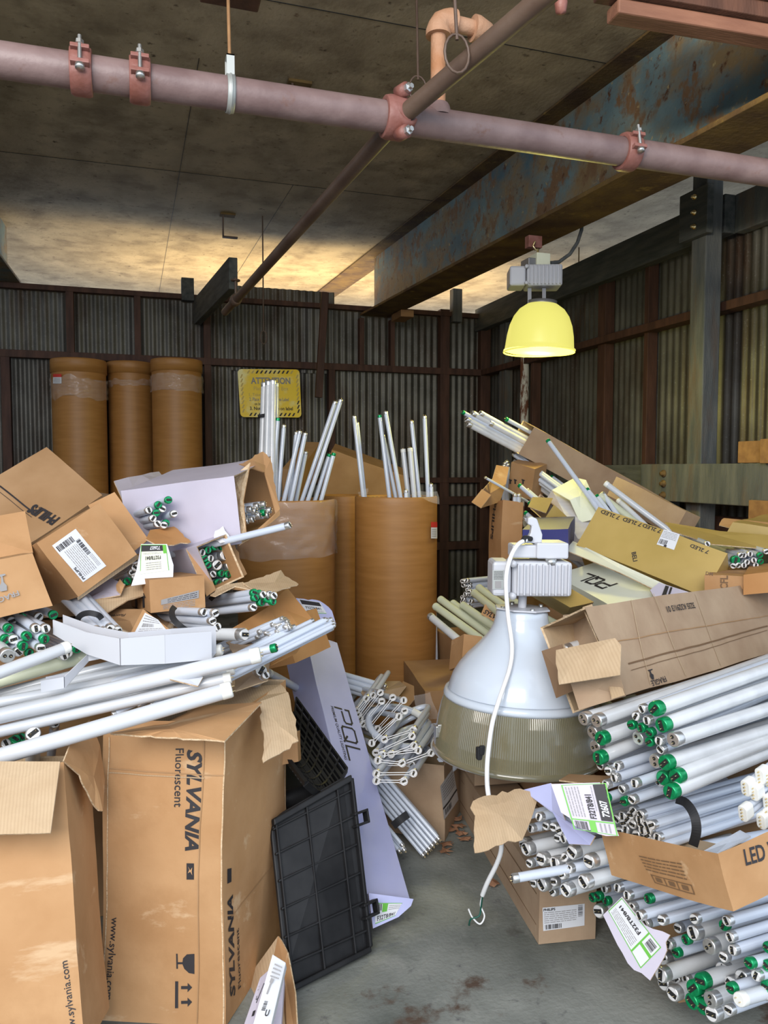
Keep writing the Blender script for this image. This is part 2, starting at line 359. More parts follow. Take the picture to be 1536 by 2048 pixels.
def sheet(name,pts,mats,parent,t=.004,torn=(),amp=.006,label=None,bend=0,flat=False):
    """pts: [(px,py,depth)] or Vectors: a flat-ish card panel with thickness; pillowed fan"""
    P=[U(*p) if not isinstance(p,Vector) else p for p in pts]
    if torn: P=jag(P,torn,amp)
    c=sum(P,V(0,0,0))/len(P); nrm=V(0,0,0)
    for i in range(len(P)): nrm+=(P[i]-c).cross(P[(i+1)%len(P)]-c)
    nrm.normalize(); 
    if nrm.dot(CAM-c)<0: nrm=-nrm
    if flat: P=[CAM+(q-CAM)*((c-CAM).dot(nrm)/(q-CAM).dot(nrm)) for q in P]; bend=0
    mb=MB(); n=len(P); c2=c+nrm*bend
    mids=[c2.lerp(p,.5)+nrm*bend*.2 for p in P]
    front=[p for p in P]; back=[p-nrm*t for p in P]
    vs=front+mids+[c2]+back+[p-nrm*t for p in mids]+[c2-nrm*t]; o=2*n+1
    fs=[];fb=[];fr=[]
    for i in range(n):
        j=(i+1)%n; fs+=[(i,j,n+j,n+i),(n+i,n+j,2*n)]; fb+=[(o+j,o+i,o+n+i,o+n+j),(o+n+j,o+n+i,o+2*n)]; fr.append((j,i,o+i,o+j))
    mb.add(vs,fs,0); k=len(mb.v)-len(vs)
    mb.f+= [[i+k for i in f] for f in fb+fr]; mb.m+=[1]*len(fb)+[2]*len(fr); mb.sm+=[False]*(len(fb)+len(fr))
    if isinstance(mats,str): mats=[mats,mats,'torn']
    o_=part(name,mb,mats,parent,label=label) if parent is not None else mb
    if parent is not None: return o_,Face(c,nrm)
    return mb,mats
# ---- fluorescent tubes ----
TY={'T8s':(.0127,'glass','cap',1.2),'T8g':(.0127,'glass','capgreen',1.2),'T12s':(.019,'glass_warm','cap',1.2),'T12g':(.019,'glass_warm','capgreen',1.2),
    'T12h':(.019,'glass_warm','cap',1.2),'T5s':(.008,'glass','cap',1.15),'LED':(.0155,'glass_white','capwhite',1.2),'BIG':(.021,'glass_white','capwhite',1.35),'CRM':(.019,'glass_cream','glass_cream',1.2),'LEDp':(.0135,'glass_white','capwhite',1.2)}
_tm={}
def tube_meshes(k,L):
    if (k,L) in _tm: return _tm[(k,L)]
    r,g,c,_=TY[k]; cl=r*1.25
    a=MB(); a.lathe([(r*.9,cl*.5),(r,cl),(r,L-cl),(r*.9,L-cl*.5)],20)
    b=MB(); R=r*1.04
    b.lathe([(R*.98,cl*1.05),(R,cl*.95),(R,cl*.25),(R*.97,cl*.1),(R*.9,0),(R*.82,-.0004)],22,mi=0)
    b.disc((0,0,-.0004),(0,0,-1),R*.82,22,mi=1 if k not in('T8g','T12g','CRM','LED','BIG','LEDp','T5s','T12h') else 0)
    p=MB(); e=-.0004
    if k=='T12h':
        for s in(-1,1):
            p.lathe([(r*.26,e-.0008),(r*.26,e)],10,org=V(s*r*.38,0,0)); p.disc((s*r*.38,0,e-.0008),(0,0,-1),r*.26,10)
    elif k in('T5s','BIG','LED','LEDp','CRM'): pass
    else: p.box((0,0,e-.0006),(r*1.42,r*.62,.0012),0)
    for s in(-1,1):
        x=s*r*.38; p.lathe([(r*.06,e),(r*.06,e-.007),(0.0002,e-.0075)],8,org=V(x,0,0),mi=1)
    capm=[M_ for M_ in (c,'capface')]
    out=(mesh_of(a,'glass_tube',[g]),mesh_of(b,'end_cap',capm),mesh_of(p,'contact_pins',['black','brass']))
    _tm[(k,L)]=out; return out
def tube(A,d,k,label,group,L=None,pins=True,cat='fluorescent tube',name='fluorescent_tube'):
    L=L or TY[k][3]; g,c,p=tube_meshes(k,L); d=Vector(d).normalized()
    o=thing(NM[k],label,cat,A,group); o.rotation_mode='QUATERNION'
    q=V(0,0,1).rotation_difference(d)@Quaternion((0,0,1),random.uniform(0,6.28)); o.rotation_quaternion=q
    for nm,me,z in (('glass_tube',g,0),('end_cap',c,0),('end_cap',c,L)):
        e=bpy.data.objects.new(nm,me); COL.objects.link(e); e.parent=o
        if z: e.location=(0,0,L); e.rotation_euler=(math.pi,0,0)
        if nm=='end_cap' and pins and not z:
            s=bpy.data.objects.new('contact_pins',p); COL.objects.link(s); s.parent=e
    return o
def toward(A,px,py,L,far=True):
    """point on the pixel ray at distance L from A"""
    r=ray(px,py); o=CAM-A; a=r.dot(r); b=2*o.dot(r); c=o.dot(o)-L*L; D=b*b-4*a*c
    t=-b/(2*a) if D<0 else (-b+(1 if far else -1)*math.sqrt(D))/(2*a)
    return CAM+r*t
def cluster(ends,fromto,kinds,label,group,scale=1,ox=0,oy=0,d=2.,jit=.025,L=None,depthfn=None,cat='fluorescent tube'):
    """ends: list of (x,y,kind[,depth]) in a zoomed crop"""
    dirv=(U(*fromto[1])-U(*fromto[0])).normalized()
    for e in ends:
        x=ox+e[0]/scale; y=oy+e[1]/scale; dd=e[3] if len(e)>3 else (depthfn(x,y) if depthfn else d)+random.uniform(-.012,.012)
        dv=dirv+V(random.uniform(-jit,jit),random.uniform(-jit,jit),random.uniform(-jit,jit)*.6)
        tube(U(x,y,dd),dv,e[2],KN[e[2]]+' '+label,group+' ('+KN[e[2]]+')',L,cat=cat)
KN={'T8s':'thin silver-capped tube','T8g':'thin green-capped tube','T12s':'thick silver-capped tube','T12g':'thick green-capped tube','T12h':'thick two-socket tube','T5s':'pencil-thin tube','LED':'white-capped tube','BIG':'fat white tube','CRM':'thick cream tube','LEDp':'white plastic-ended tube'}
NM={'T8s':'fluorescent_tube','T8g':'fluorescent_tube','T12s':'thick_fluorescent_tube','T12g':'thick_fluorescent_tube','T12h':'thick_fluorescent_tube','T5s':'slim_fluorescent_tube','LED':'lamp_tube','BIG':'lamp_tube','CRM':'lamp_tube'}
def band(name,parent_label,pts,r,w,mats='strap',group=None):
    """strap: flattened loop round a bundle; pts centre line polygon"""

def perpd(O,B,A):
    o=U(*O); b=U(*B)-o; r=ray(*A); return (o-CAM).dot(b)/r.dot(b)
def recto(O,dO,A,dA,B,th):
    """rectangle from corner O, far corner A (depth known) and pixel B squared up; thickness th away from the viewer"""
    o=U(*O,dO); a=U(*A,dA)-o; b=U(*B,perpd((*O,dO),(*A,dA),B))-o; n=a.cross(b).normalized()
    if n.dot(CAM-o)>0: n=-n
    return [o,a,b,n*th]
def smooth(P,k=5):
    out=[]
    for i in range(len(P)-1):
        p0,p1,p2,p3=P[max(i-1,0)],P[i],P[i+1],P[min(i+2,len(P)-1)]
        for j in range(k):
            t=j/k; out.append(.5*((2*p1)+(p2-p0)*t+(2*p0-5*p1+4*p2-p3)*t*t+(3*p1-p0-3*p2+p3)*t**3))
    return out+[P[-1]]

def fsheet(*a,**k): return sheet(*a,flat=True,**k)
# ================= THE SETTING =================
SL=.039
def cz(y): return 3.45+SL*y
WY=8.1; RX=3.88; LX=-3.4
b=MB(); b.add([(-8,-6,0),(8,-6,0),(8,13,0),(-8,13,0)],[(0,1,2,3)]); struct('floor',b,'concrete')
b=MB(); b.para((LX-.2,1.2,cz(1.2)),(RX+3.2-LX,0,0),(0,11,11*SL),(0,0,.15)); struct('ceiling',b,'ceiling')
# plywood sheet seams as thin battens of shadow gaps
for i,(q,v,ww) in enumerate((((LX,3.55,0),(5.8,0,0),.003),((LX,6.0,0),(5.8,0,0),.003),((.35,4.2,0),(0,7,0),.003),((1.2,6.0,0),(0,5,0),.003))):
    m=MB(); q=V(*q); v=V(*v); v.z=SL*v.y; q.z=cz(q.y)-.003; w_=V(ww,0,0) if v.x==0 else V(0,ww,0); m.para(q,v,w_,V(0,0,.004)); struct('trim_%d'%(90+i),m,'black')
def corr(name,P0,u,h,L,pitch=.076,amp=.009,z0=0,off=V(0,0,0)):
    mb=MB(); n=int(L/pitch)*6; vs=[]; nrm=u.cross(V(0,0,1)).normalized()
    for i in range(n+1):
        s=L*i/n; d=amp*math.sin(2*math.pi*s/pitch); q=P0+u*s+nrm*d; vs+=[q+V(0,0,z0),q+V(0,0,h)]
    mb.add(vs,[(2*i,2*i+2,2*i+3,2*i+1) for i in range(n)],0,True)
    return mb
mb=corr('wall_back',V(LX,WY,0),V(1,0,0),3.2,RX-LX); 
m2=corr('x',V(.95,WY-.03,0),V(1,0,0),3.36,1.1,z0=2.5); mb.add(m2.v,m2.f,0,True)
struct('wall_back',mb,'corr')
struct('wall_right',corr('r',V(RX,WY,0),V(0,-1,0),3.1,6.5),'corr')
struct('wall_left',corr('r',V(LX,1.6,0),V(0,1,0),3.2,6.5),'corr')
tn=[0]
def trim(mb,m,bev=0): tn[0]+=1; return struct('trim_%d'%tn[0],mb,m,bev)
# back wall studs and rails
for px,w,z0,z1,m in ((143,.07,0,3.2,'redwood'),(277,.06,0,3.2,'redwood'),(415,.07,0,3.1,'redwood'),(662,.07,0,2.6,'redwood'),(722,.05,2.6,3.1,'redwood'),(783,.05,2.55,3.1,'redwood'),(887,.11,0,3.25,'redwood'),(968,.12,0,3.22,'redwood'),(12,.08,0,2.55,'redwood')):
    x=Yp(px,750,WY-.06).x; mb=MB(); mb.box((x,WY-.06,(z0+z1)/2),(w,.09,z1-z0)); trim(mb,m,.004)
for z,w in ((2.57,.07),(1.36,.06),(1.13,.09),(.62,.09),(3.2,.05)):
    mb=MB(); x0=LX if z!=1.36 else 1.2; mb.box(((x0+RX)/2,WY-.075,z),(RX-x0,.07,w)); trim(mb,'redwood',.004)
# right wall studs, rails
for py,z0,z1,w,m in ((7.55,0,3.1,.14,'greypost'),(6.9,0,3.1,.05,'redwood'),(5.7,0,3.1,.11,'redwood'),(5.1,1.5,3.1,.05,'redwood'),(4.85,0,1.3,.14,'greywood')):
    mb=MB(); mb.box((RX-.06,py,(z0+z1)/2),(.09,w,z1-z0)); trim(mb,m,.004)
mb=MB(); mb.box((RX-.09,4.9,2.57),(.12,6.4,.06)); trim(mb,'redwood',.004)
mb=MB(); mb.box((RX-.08,4.9,1.12),(.1,6.4,.1)); trim(mb,'redwood',.004)
mb=MB(); mb.tube([(RX-.12,7.02,.9),(RX-.12,7.02,3.0)],.045,14); single('vent_pipe',mb,'flaky','flaking white and rust vertical pipe against right corrugated wall','pipe')
# timbers on the right wall
mb=MB(); mb.para((RX-.18,4.2,3.04),(.1,0,0),(0,3.9,0),(0,0,.25)); single('timber_beam',mb,'greywood','long dark weathered timber beam under the roof along the right wall','timber beam',bev=.008)
mb=MB(); mb.para((RX-.10,1.6,3.04),(.08,0,0),(0,2.6,0),(0,0,.25)); single('timber_beam',mb,'greypost','brown timber beam right of the upright post under the roof','timber beam',bev=.008)
pst=thing('timber_post','tall square grey timber post on the right wall with bolted plates','post',(RX-.26,4.25,0))
mb=MB(); mb.box((RX-.26,4.27,1.72),(.13,.14,3.44)); part('post_shaft',mb,'greypost',pst,.008)
mb=MB(); mb.box((RX-.35,4.27,3.16),(.05,.27,.31)); pl=part('splice_plate',mb,'greywood',pst,.006)
for z in (3.26,3.16,3.07):
    mb=MB(); mb.lathe([(.018,0),(.018,.012),(.009,.016),(.009,.028),(.001,.03)],12,org=V(RX-.375,4.25,z),axis=V(-1,0,0)); part('bolt',mb,'brass',pl)
lt=thing('timber_beam','low grey horizontal timber rail behind the boxes with three bolts','timber beam',(RX-.35,4.5,1.27))
mb=MB(); mb.para((RX-.38,1.6,1.27),(.09,0,0),(0,4.3,0),(0,0,.25)); part('rail',mb,'greywood',lt,.008)
mb=MB(); mb.para((RX-.41,2.0,1.27),(.03,0,0),(0,2.72,0),(0,0,.255)); sp=part('splice_board',mb,'greypost',lt,.006)
for z in (1.46,1.39,1.31):
    mb=MB(); mb.lathe([(.026,0),(.026,.008),(.014,.012),(.014,.028),(.001,.03)],12,org=V(RX-.41,4.46,z),axis=V(-1,0,0)); part('bolt',mb,'rust',sp)
mb=MB(); a=Xp(1476,883,RX-.4); mb.para(a,(0,-.35,0),(.05,0,0),(0,0,-.13)); single('wood_block',mb,'sunwood','small orange plank end with sunlight in its colour above the bolted grey rail','wood block',bev=.004)
mb=MB(); a=Xp(1520,878,RX-.45); mb.para(a,(0,-.3,0),(.05,0,0),(0,0,-.14)); single('wood_block',mb,'sunwood','sunlit orange wood block at the right edge above the grey rail','wood block',bev=.004)  # block stands in for a sunlit gap, the sun put into its colour
mb=MB(); a=Xp(1497,1000,RX-.5); mb.para(a,(0,-.7,0),(.05,0,0),(0,0,-.18)); single('wood_plank',mb,'sunwood','knotty pale plank below the grey rail behind the right cartons','wood plank',bev=.004)

# ---- steel roof beam ----
y0,y1=1.7,8.02; X0=2.40
def zb(y): return 2.833+SL*y
sb=thing('steel_beam','big blue-painted rusty steel roof beam running above the yellow lamp','steel beam',(X0,4.8,zb(4.8)))
mb=MB(); ny=24
mb.para((X0+.08,y0,zb(y0)),(.014,0,0),(0,y1-y0,SL*(y1-y0)),(0,0,.63)); part('web',mb,'steel',sb)
mb=MB(); mb.para((X0-.08,y0,zb(y0)-.02),(.33,0,0),(0,y1-y0,SL*(y1-y0)),(0,0,.024)); part('bottom_flange',mb,'rust',sb,.004)
mb=MB(); mb.para((X0-.05,y0,zb(y0)+.60),(.30,0,0),(0,y1-y0+3,SL*(y1-y0+3)),(0,0,.012)); part('top_flange',mb,'rust',sb)
# left beam
a=Zp(46,600,3.1)
sb=thing('steel_beam','dark blue-grey steel beam at the top left corner of the roof','steel beam',(a.x-.2,4.4,3.0))
mb=MB(); mb.para((a.x-.14,y0,zb(y0)+.1),(.014,0,0),(0,a.y-y0,SL*(a.y-y0)),(0,0,.53)); part('web',mb,'steel',sb)
mb=MB(); mb.para((a.x-.3,y0,zb(y0)+.08),(.3,0,0),(0,a.y-y0,SL*(a.y-y0)),(0,0,.024)); part('bottom_flange',mb,'steel',sb,.004)
# hanging plank near sprinkler
p0=Yp(398,655,8.0); p1=Zp(470,515,3.18)
mb=MB(); mb.para((p1.x-.05,p1.y,2.93),(.07,0,0),(p0.x-p1.x,8.0-p1.y,0),(0,0,.25)); single('wood_plank',mb,'greywood','dark plank on edge running from the back wall beside the thin pipe','wood plank',bev=.005)
p=Yp(650,585,7.6); q=Yp(637,795,7.6)
mb=MB(); mb.bar(p,q,.07,.05,up=V(0,1,0)); single('wood_batten',mb,'redwood','loose slanting dark red batten hanging from the steel beam end','wood batten',bev=.004)
mb=MB(); mb.box((Yp(805,632,7.6).x,7.6,Yp(805,632,7.6).z),(.14,.3,.07)); single('wood_block',mb,'sunwood','orange wood packer under the far end of the steel beam','wood block',bev=.004)
p=Yp(912,612,8.0); mb=MB(); mb.box((p.x,8.0,p.z),(.11,.1,.36)); single('wood_block',mb,'greypost','short grey wood stub between the back wall and the roof','wood block',bev=.004)
p=Yp(375,580,8.0); mb=MB(); mb.box((p.x,8.0,p.z),(.12,.1,.22)); single('wood_block',mb,'greywood','small dark wood stub on top of the back wall near the left drums','wood block',bev=.004)

# ---- main pipe with couplings ----
PY,PZ,PR=2.3,2.572,.046
mp=thing('sprinkler_main_pipe','thick red-brown sprinkler main crossing the whole view under the roof','pipe',(1,PY,PZ))
mb=MB(); mb.tube([(-2.5,PY,PZ),(-1,PY,PZ),(.5,PY,PZ),(2,PY,PZ),(5,PY,PZ)],PR,40); part('pipe_run',mb,'pipe',mp)
def coupling(px,tilt=0):
    x=Yp(px,130+px*.14,PY).x; mb=MB()
    mb.lathe([(PR+.001,-.028),(PR+.012,-.028),(PR+.016,-.018),(PR+.016,.018),(PR+.012,.028),(PR+.001,.028)],36,org=V(x,PY,PZ),axis=V(1,0,0))
    fy=-math.cos(tilt); fz=math.sin(tilt)
    u=V(0,math.sin(.5+tilt),math.cos(.5+tilt)); 
    for s in (-1,1):
        c=V(x,PY,PZ)+V(0,-1,.25).normalized()*(PR+.012)+V(0,.25,1).normalized()*s*.022
        mb.bar(c-V(.024,0,0),c+V(.024,0,0),.03,.012,up=V(0,.25,1))
    o=part('coupling_clamp',mb,'clamp',mp,.002)
    m2=MB(); c=V(x,PY,PZ)+V(0,-1,.2).normalized()*(PR+.022); ax=V(0,.2,1).normalized()
    m2.tube([c-ax*.03,c+ax*.055],.0055,10); m2.lathe([(.0,.03),(.011,.03),(.011,.04),(0,.04)],6,org=c,axis=ax,smooth=False); m2.lathe([(.0,-.04),(.012,-.04),(.012,-.028),(0,-.028)],10,org=c,axis=ax)
    part('clamp_bolt',m2,'zinc',o)
for px in (163,280,1255): coupling(px)
hx=Yp(460,180,PY).x
h=thing('pipe_hanger','pale galvanised strap hanger with thin rod holding the thick pipe','pipe hanger',(hx,PY,PZ))
mb=MB(); mb.tube([V(hx,PY,PZ)+V(0,math.sin(t)*(PR+.004),math.cos(t)*(PR+.004))*1.0 for t in [k*math.pi/12 for k in range(24)]],.004,6,closed=True); 
mb.lathe([(PR+.002,-.011),(PR+.005,-.011),(PR+.005,.011),(PR+.002,.011)],32,org=V(hx,PY,PZ),axis=V(1,0,0)); mb.box((hx,PY-.02,PZ+PR+.02),(.022,.004,.07)); mb.box((hx,PY+.02,PZ+PR+.02),(.022,.004,.07)); mb.box((hx,PY,PZ+PR+.053),(.022,.044,.004)); part('strap',mb,'hanger',h)
mb=MB(); mb.tube([(hx,PY,PZ+PR+.05),(hx-.01,PY+.02,cz(PY))],.005,8); part('rod',mb,'sunwood',h)
# branch pipes (dark)
J=Yp(795,240,PY)
near=thing('branch_pipe','dark bronze branch pipe rising toward the viewer from the thick pipe','pipe',J)
e=Zp(1110,-25,2.66); d=(e-J).normalized()
mb=MB(); mb.tube([J+V(0,-.02,0),J+d*.05,e,e+d*1.2],.027,24); part('pipe_run',mb,'pipe_dark',near)
mb=MB(); mb.lathe([(.03,0),(.044,0),(.046,.02),(.038,.035),(.03,.035)],28,org=J+d*.02,axis=d); part('fitting',mb,'clamp',near)
far=thing('branch_pipe','long thin dark pipe running back under the ceiling to the back wall','pipe',J)
e2=Zp(450,624,2.575); d2=(e2-J).normalized()
mb=MB(); mb.tube([J+d2*.03,e2],.026,20); part('pipe_run',mb,'pipe_dark',far)
c=J.lerp(e2,.87); mb=MB(); mb.lathe([(.027,-.05),(.034,-.045),(.036,0),(.034,.045),(.027,.05)],20,org=c,axis=d2); part('coupling',mb,'pipe_dark',far)
mb=MB(); mb.tube([c,c+V(0,0,.14)],.008,8); mb.lathe([(0,.12),(.03,.12),(.03,.128),(0,.128)],14,org=c); part('valve_stub',mb,'pipe_dark',far)
# mechanical tee clamp around main at J
mb=MB(); xj=J.x
mb.lathe([(PR+.001,-.035),(PR+.014,-.035),(PR+.018,-.02),(PR+.018,.02),(PR+.014,.035),(PR+.001,.035)],36,org=V(xj-.01,PY,PZ),axis=V(1,.0,0))
tee=part('tee_clamp',mb,'clamp',mp,.002)
for s in (1,-1):
    c=V(xj,PY-.045,PZ+s*.062); m2=MB(); m2.lathe([(0,-.02),(.020,-.02),(.020,.02),(0,.02)],16,org=c,axis=V(.4,-1,0)); part('lug',m2,'clamp',tee)
    m2=MB(); m2.lathe([(0,.02),(.014,.02),(.014,.032),(.008,.034),(.008,.044),(0,.044)],6,org=c,axis=V(.4,-1,0),smooth=False); part('nut',m2,'zinc',tee)
# orange riser
tx=Yp(876,215,PY).x
rs=thing('riser_pipe','orange rusty riser with elbows standing on the thick sprinkler pipe','pipe',(tx,PY,PZ))
zt=Yp(882,60,PY).z
mb=MB(); mb.lathe([(.046,.02),(.036,.055),(.033,.06)],28,org=V(tx,PY,PZ)); part('weld_collar',mb,'pipe',rs)
mb=MB(); mb.tube([(tx,PY,PZ+.05),(tx,PY,zt)],.0235,24); part('pipe_run',mb,'pipe_rust',rs)
def elbow(c,a_,b_,r=.034):
    m=MB(); pts=[c+a_*.05,c+a_*.035]+[c+a_*.03*(1-math.sin(t))+b_*.03*(1-math.cos(t)) for t in (0.3,.8,1.3)]+[c+b_*.035,c+b_*.055]
    m.tube(pts,[r*1.15,r*1.15,r,r,r,r*1.15,r*1.15],24); return m
ct=V(tx,PY,zt+.03); dx=V(1,.05,-.02).normalized()
part('elbow',elbow(ct,V(0,0,-1),dx),'pipe_rust',rs)
mb=MB(); mb.tube([ct+dx*.05,ct+dx*.15],.0235,24); part('pipe_run',mb,'pipe_rust',rs)
part('elbow',elbow(ct+dx*.17,-dx,V(.3,.9,0).normalized()),'pipe_rust',rs)
# thin rods & hangers
for (a_,b_,lab) in (((833,-20,2.9),(836,160,2.9),'thin brown rod with wire loop left of the orange riser'),((908,-30,2.05),(914,80,2.05),'blue-grey rod clamped to the dark branch pipe by the orange riser')):
    p,q=U(*a_),U(*b_); t=thing('pipe_hanger',lab,'pipe hanger',q)
    mb=MB(); mb.tube([p,q],.005,8); part('rod',mb,'pipe_dark',t)
    mb=MB(); mb.tube([q+V(.035*math.sin(k*math.pi/8),0,-.035+.05*math.cos(k*math.pi/8)) for k in range(16)],.004,6,closed=True); part('loop',mb,'pipe_dark',t)
# ceiling brackets
def zc(px,py):  # point on the ceiling
    r=ray(px,py); return CAM+r*((3.45-1.5)/(r.z-SL*r.y))
for px,py,s,lab in ((455,428,.2,'rusty hooked bracket on the ceiling above the thin pipe'),(598,165,.09,'small rusty bracket on the ceiling behind the thick pipe')):
    p=zc(px,py); t=thing('ceiling_bracket',lab,'bracket',p)
    mb=MB(); mb.box(p+V(0,0,-.01),(.13,.08,.015)); part('plate',mb,'rust',t)
    mb=MB(); mb.box(p+V(-.04,0,-s/2),(.012,.04,s)); mb.box(p+V(.02,0,-s),(.13,.04,.012)); part('hook',mb,'pipe_dark',t)
p=zc(525,432); mb=MB(); mb.tube([p,V(p.x,p.y,2.72)],.006,8); mb.tube([(p.x+.03*math.sin(k),p.y,2.66+.06*math.cos(k)) for k in [i*.785 for i in range(8)]],.005,6,closed=True); single('hanger_rod',mb,'pipe_dark','thin rod dropping from the ceiling to the long thin pipe','hanger rod')
p=zc(1158,495); mb=MB(); mb.tube([p,p-V(0,0,.22)],.006,8); mb.lathe([(0,0),(.025,0),(.02,-.03),(0,-.035)],10,org=p-V(0,0,.22)); single('hanger_rod',mb,'rust','short rusty hanger rod with a cup end right of the lit lamp','hanger rod')
# dark header timbers, top right and top left
a=Zp(1212,50,2.95); dv=(Zp(1536,102,2.95)-a).normalized(); dp=V(0,0,1).cross(dv)
mb=MB(); mb.para(a-dp*.075,dv*3,dp*.075,V(0,0,.045)); single('header_plank',mb,'eave','reddish plank under the dark eave in the top right corner','wood plank',bev=.006)
mb=MB(); mb.para(a-dv*.06-dp*.10+V(0,0,.047),dv*3,dp*.08,V(0,0,.05)); mb.para(a-dv*.13-dp*.13+V(0,0,.099),dv*3,dp*.10,V(0,0,.2)); single('eave_boards',mb,'redwood','stack of dark eave boards above the reddish plank at top right','wood boards',bev=.004)
a=Zp(400,-2,2.9); c=Zp(520,12,2.9)
mb=MB(); mb.para((a.x,a.y-.4,2.9),(c.x-a.x,0,0),(0,.42,0),(0,0,.09)); single('eave_block',mb,'redwood','dark red block at the top edge left of the orange riser','wood block',bev=.005)
p=U(1122,6,2.1); mb=MB(); mb.lathe([(0,-.03),(.014,-.025),(.018,0),(.014,.02),(.008,.05)],14,org=p); single('ceiling_sprinkler',mb,'clamp','small red sprinkler head at the top edge above the steel beam','sprinkler')

# ---- attention sign ----
mats_=['yellow']
s=thing('warning_sign','faded yellow ATTENTION sign with hazard stripes on the back wall','sign',Yp(540,785,WY-.13))
W_=Face(V(0,WY-.135,0),V(0,-1,0))
q=[W_.at(481,834),W_.at(603,835),W_.at(599,739),W_.at(475,738)]
def rc(q,r=.04,n=5):
    out=[]
    for i in range(4):
        p=q[i]; a_=(q[i-1]-p).normalized(); b_=(q[(i+1)%4]-p).normalized()
        for k in range(n+1):
            t=k/n*math.pi/2; out.append(p+a_*r*(1-math.sin(t))+b_*r*(1-math.cos(t)))
    return out
mb=MB(); mb.slab(rc(q),(0,1,0),.004); part('sign_plate',mb,'yellow',s)
SF=Face(V(0,WY-.136,0),V(0,-1,0))
M['fade1']=mat('faded_sign_ink',(.62,.46,.12),rough=.5)
sp=[]
for i in range(11): sp.append(('t','/',.14+i*.07,.915,.2+i*.07,.975,'ink' if 1<i<10 else 'fade1',.06))
for i in range(11): sp.append(('t','/',.14+i*.07,.03,.2+i*.07,.09,'ink',.06))
for i in range(9):  sp+= [('t','/',.03,.1+i*.09,.08,.17+i*.09,'fade1',.06),('t','/',.93,.1+i*.09,.98,.17+i*.09,'ink' if i<3 else 'fade1',.06)]
SQ=[(481,834),(603,835),(599,739),(475,738)]
sticker(s,SF,SQ,sp,base=None,name='hazard_stripes',off=.001)
for e in (('t','ATTENTION',.2,.70,.84,.83,'inkgrey',.03),('t','Place Lamps in Box',.24,.56,.8,.64,'fade1',0),('t','1. Take Label',.16,.44,.5,.5,'fade1',.01),('t','2. Place Universal Waste Label',.16,.34,.8,.41,'inkgrey',.01),('t','on box',.24,.25,.37,.31,'ink',.01),('t','3. Note start date on label',.16,.15,.86,.22,'ink',.02)): sticker(s,SF,SQ,[e],base=None,name='text_line',off=.001)

# ---- lit hanging lamp ----
hl=U(1078,600,4.62); AX=V(0,0,1)
lamp=thing('high_bay_lamp','lit yellow high-bay lamp hanging from the rusty steel beam','hanging lamp',U(1078,718,4.62))
def lz(y): return U(1078,y,4.62)
tz=V(.05,0,1).normalized(); tz=(tz-V(0,.03,0)).normalized()
base=lz(703); k=4.62/F
prof=[(70,0),(68,2),(67,10),(65,30),(61,50),(54,68),(44,82),(30,92),(16,97)]
mb=MB(); mb.lathe([(r*k,z*k) for r,z in prof],144,org=base,axis=tz,rib=.0018); part('lamp_shade',mb,'shade_lit',lamp)
mb=MB(); mb.tube([base+Vector((math.cos(t)*70*k,math.sin(t)*70*k,0)) for t in [i*math.pi/24 for i in range(48)]],.005,8,closed=True); part('shade_rim',mb,'shade_lit',lamp)
mb=MB(); mb.lathe([(28*k,91*k),(29*k,99*k),(12*k,101*k),(0,101*k)],32,org=base,axis=tz); part('shade_collar',mb,'greymetal',lamp)
mb=MB(); mb.lathe([(.001,30*k),(.03,36*k),(.045,50*k),(.04,66*k),(.02,80*k),(.018,92*k)],24,org=base,axis=tz); part('bulb',mb,'bulb',lamp)
for x in (1059,1088):
    mb=MB(); mb.bar(U(x,612,4.6),U(x,576,4.6),.022,.005,up=fw); part('bracket',mb,'greymetal',lamp)
def ballast(parent,c,ax,ay,az,w,h,dp,mt='castwhite'):
    """finned cast housing: c centre, ax along width, ay depth, az up"""
    mb=MB(); mb.para(c-ax*w/2-ay*dp/2-az*h/2,ax*w,ay*dp,az*h); o=part('housing',mb,mt,parent,.012)
    m=MB(); n=9
    for i in range(n):
        x=-w*.42+w*.84*i/(n-1); m.para(c+ax*(x-w*.015)-ay*(dp/2+.017)-az*h*.45,ax*w*.03,ay*(dp+.034),az*h*.90)
    part('cooling_fins',m,mt,o,.003); return o
a1=V(math.cos(-.35),math.sin(-.35),0); a2=V(-a1.y,a1.x,0)
hc=U(1085,556,4.62); ho=ballast(lamp,hc,a1,a2,AX,.21,.125,.17)
mb=MB(); mb.para(hc-a1*.205-a2*.08-AX*.06,a1*.095,a2*.16,AX*.115); part('end_cover',mb,'castwhite',lamp,.012)
for z in(-.05,.045):
    mb=MB(); mb.lathe([(0,-.014),(.01,-.014),(.01,.014),(0,.014)],10,org=hc-a1*.11-a2*.095+AX*z,axis=a2); part('screw',mb,'castwhite',lamp)
mb=MB(); mb.box(U(1080,522,4.62),(.09,.09,.075)); jb=part('junction_box',mb,'cream',lamp,.004)
mb=MB(); mb.box(U(1058,528,4.62),(.06,.1,.05)); part('knockout_plate',mb,'greymetal',lamp,.004)
mb=MB(); mb.box(U(1067,485,4.6),(.09,.05,.07)); part('mounting_block',mb,'clamp',lamp,.003)
mb=MB(); mb.tube([U(1070,483,4.55),U(1066,492,4.55),U(1071,500,4.55),U(1076,497,4.55),U(1075,512,4.6)],.007,8); part('hook',mb,'brass',lamp)
mb=MB(); mb.tube([U(1100,526,4.62),U(1118,524,4.66),U(1140,508,4.7),U(1155,485,4.75),U(1163,460,4.8),U(1165,435,4.9),U(1166,425,4.9)],.011,12); part('power_cable',mb,'greypost',lamp)
L=bpy.data.lights.new('lamp_light','POINT'); L.energy=30; L.color=(1,.88,.22); L.shadow_soft_size=.09
o=bpy.data.objects.new('lamp_light',L); COL.objects.link(o); o.location=lz(730)
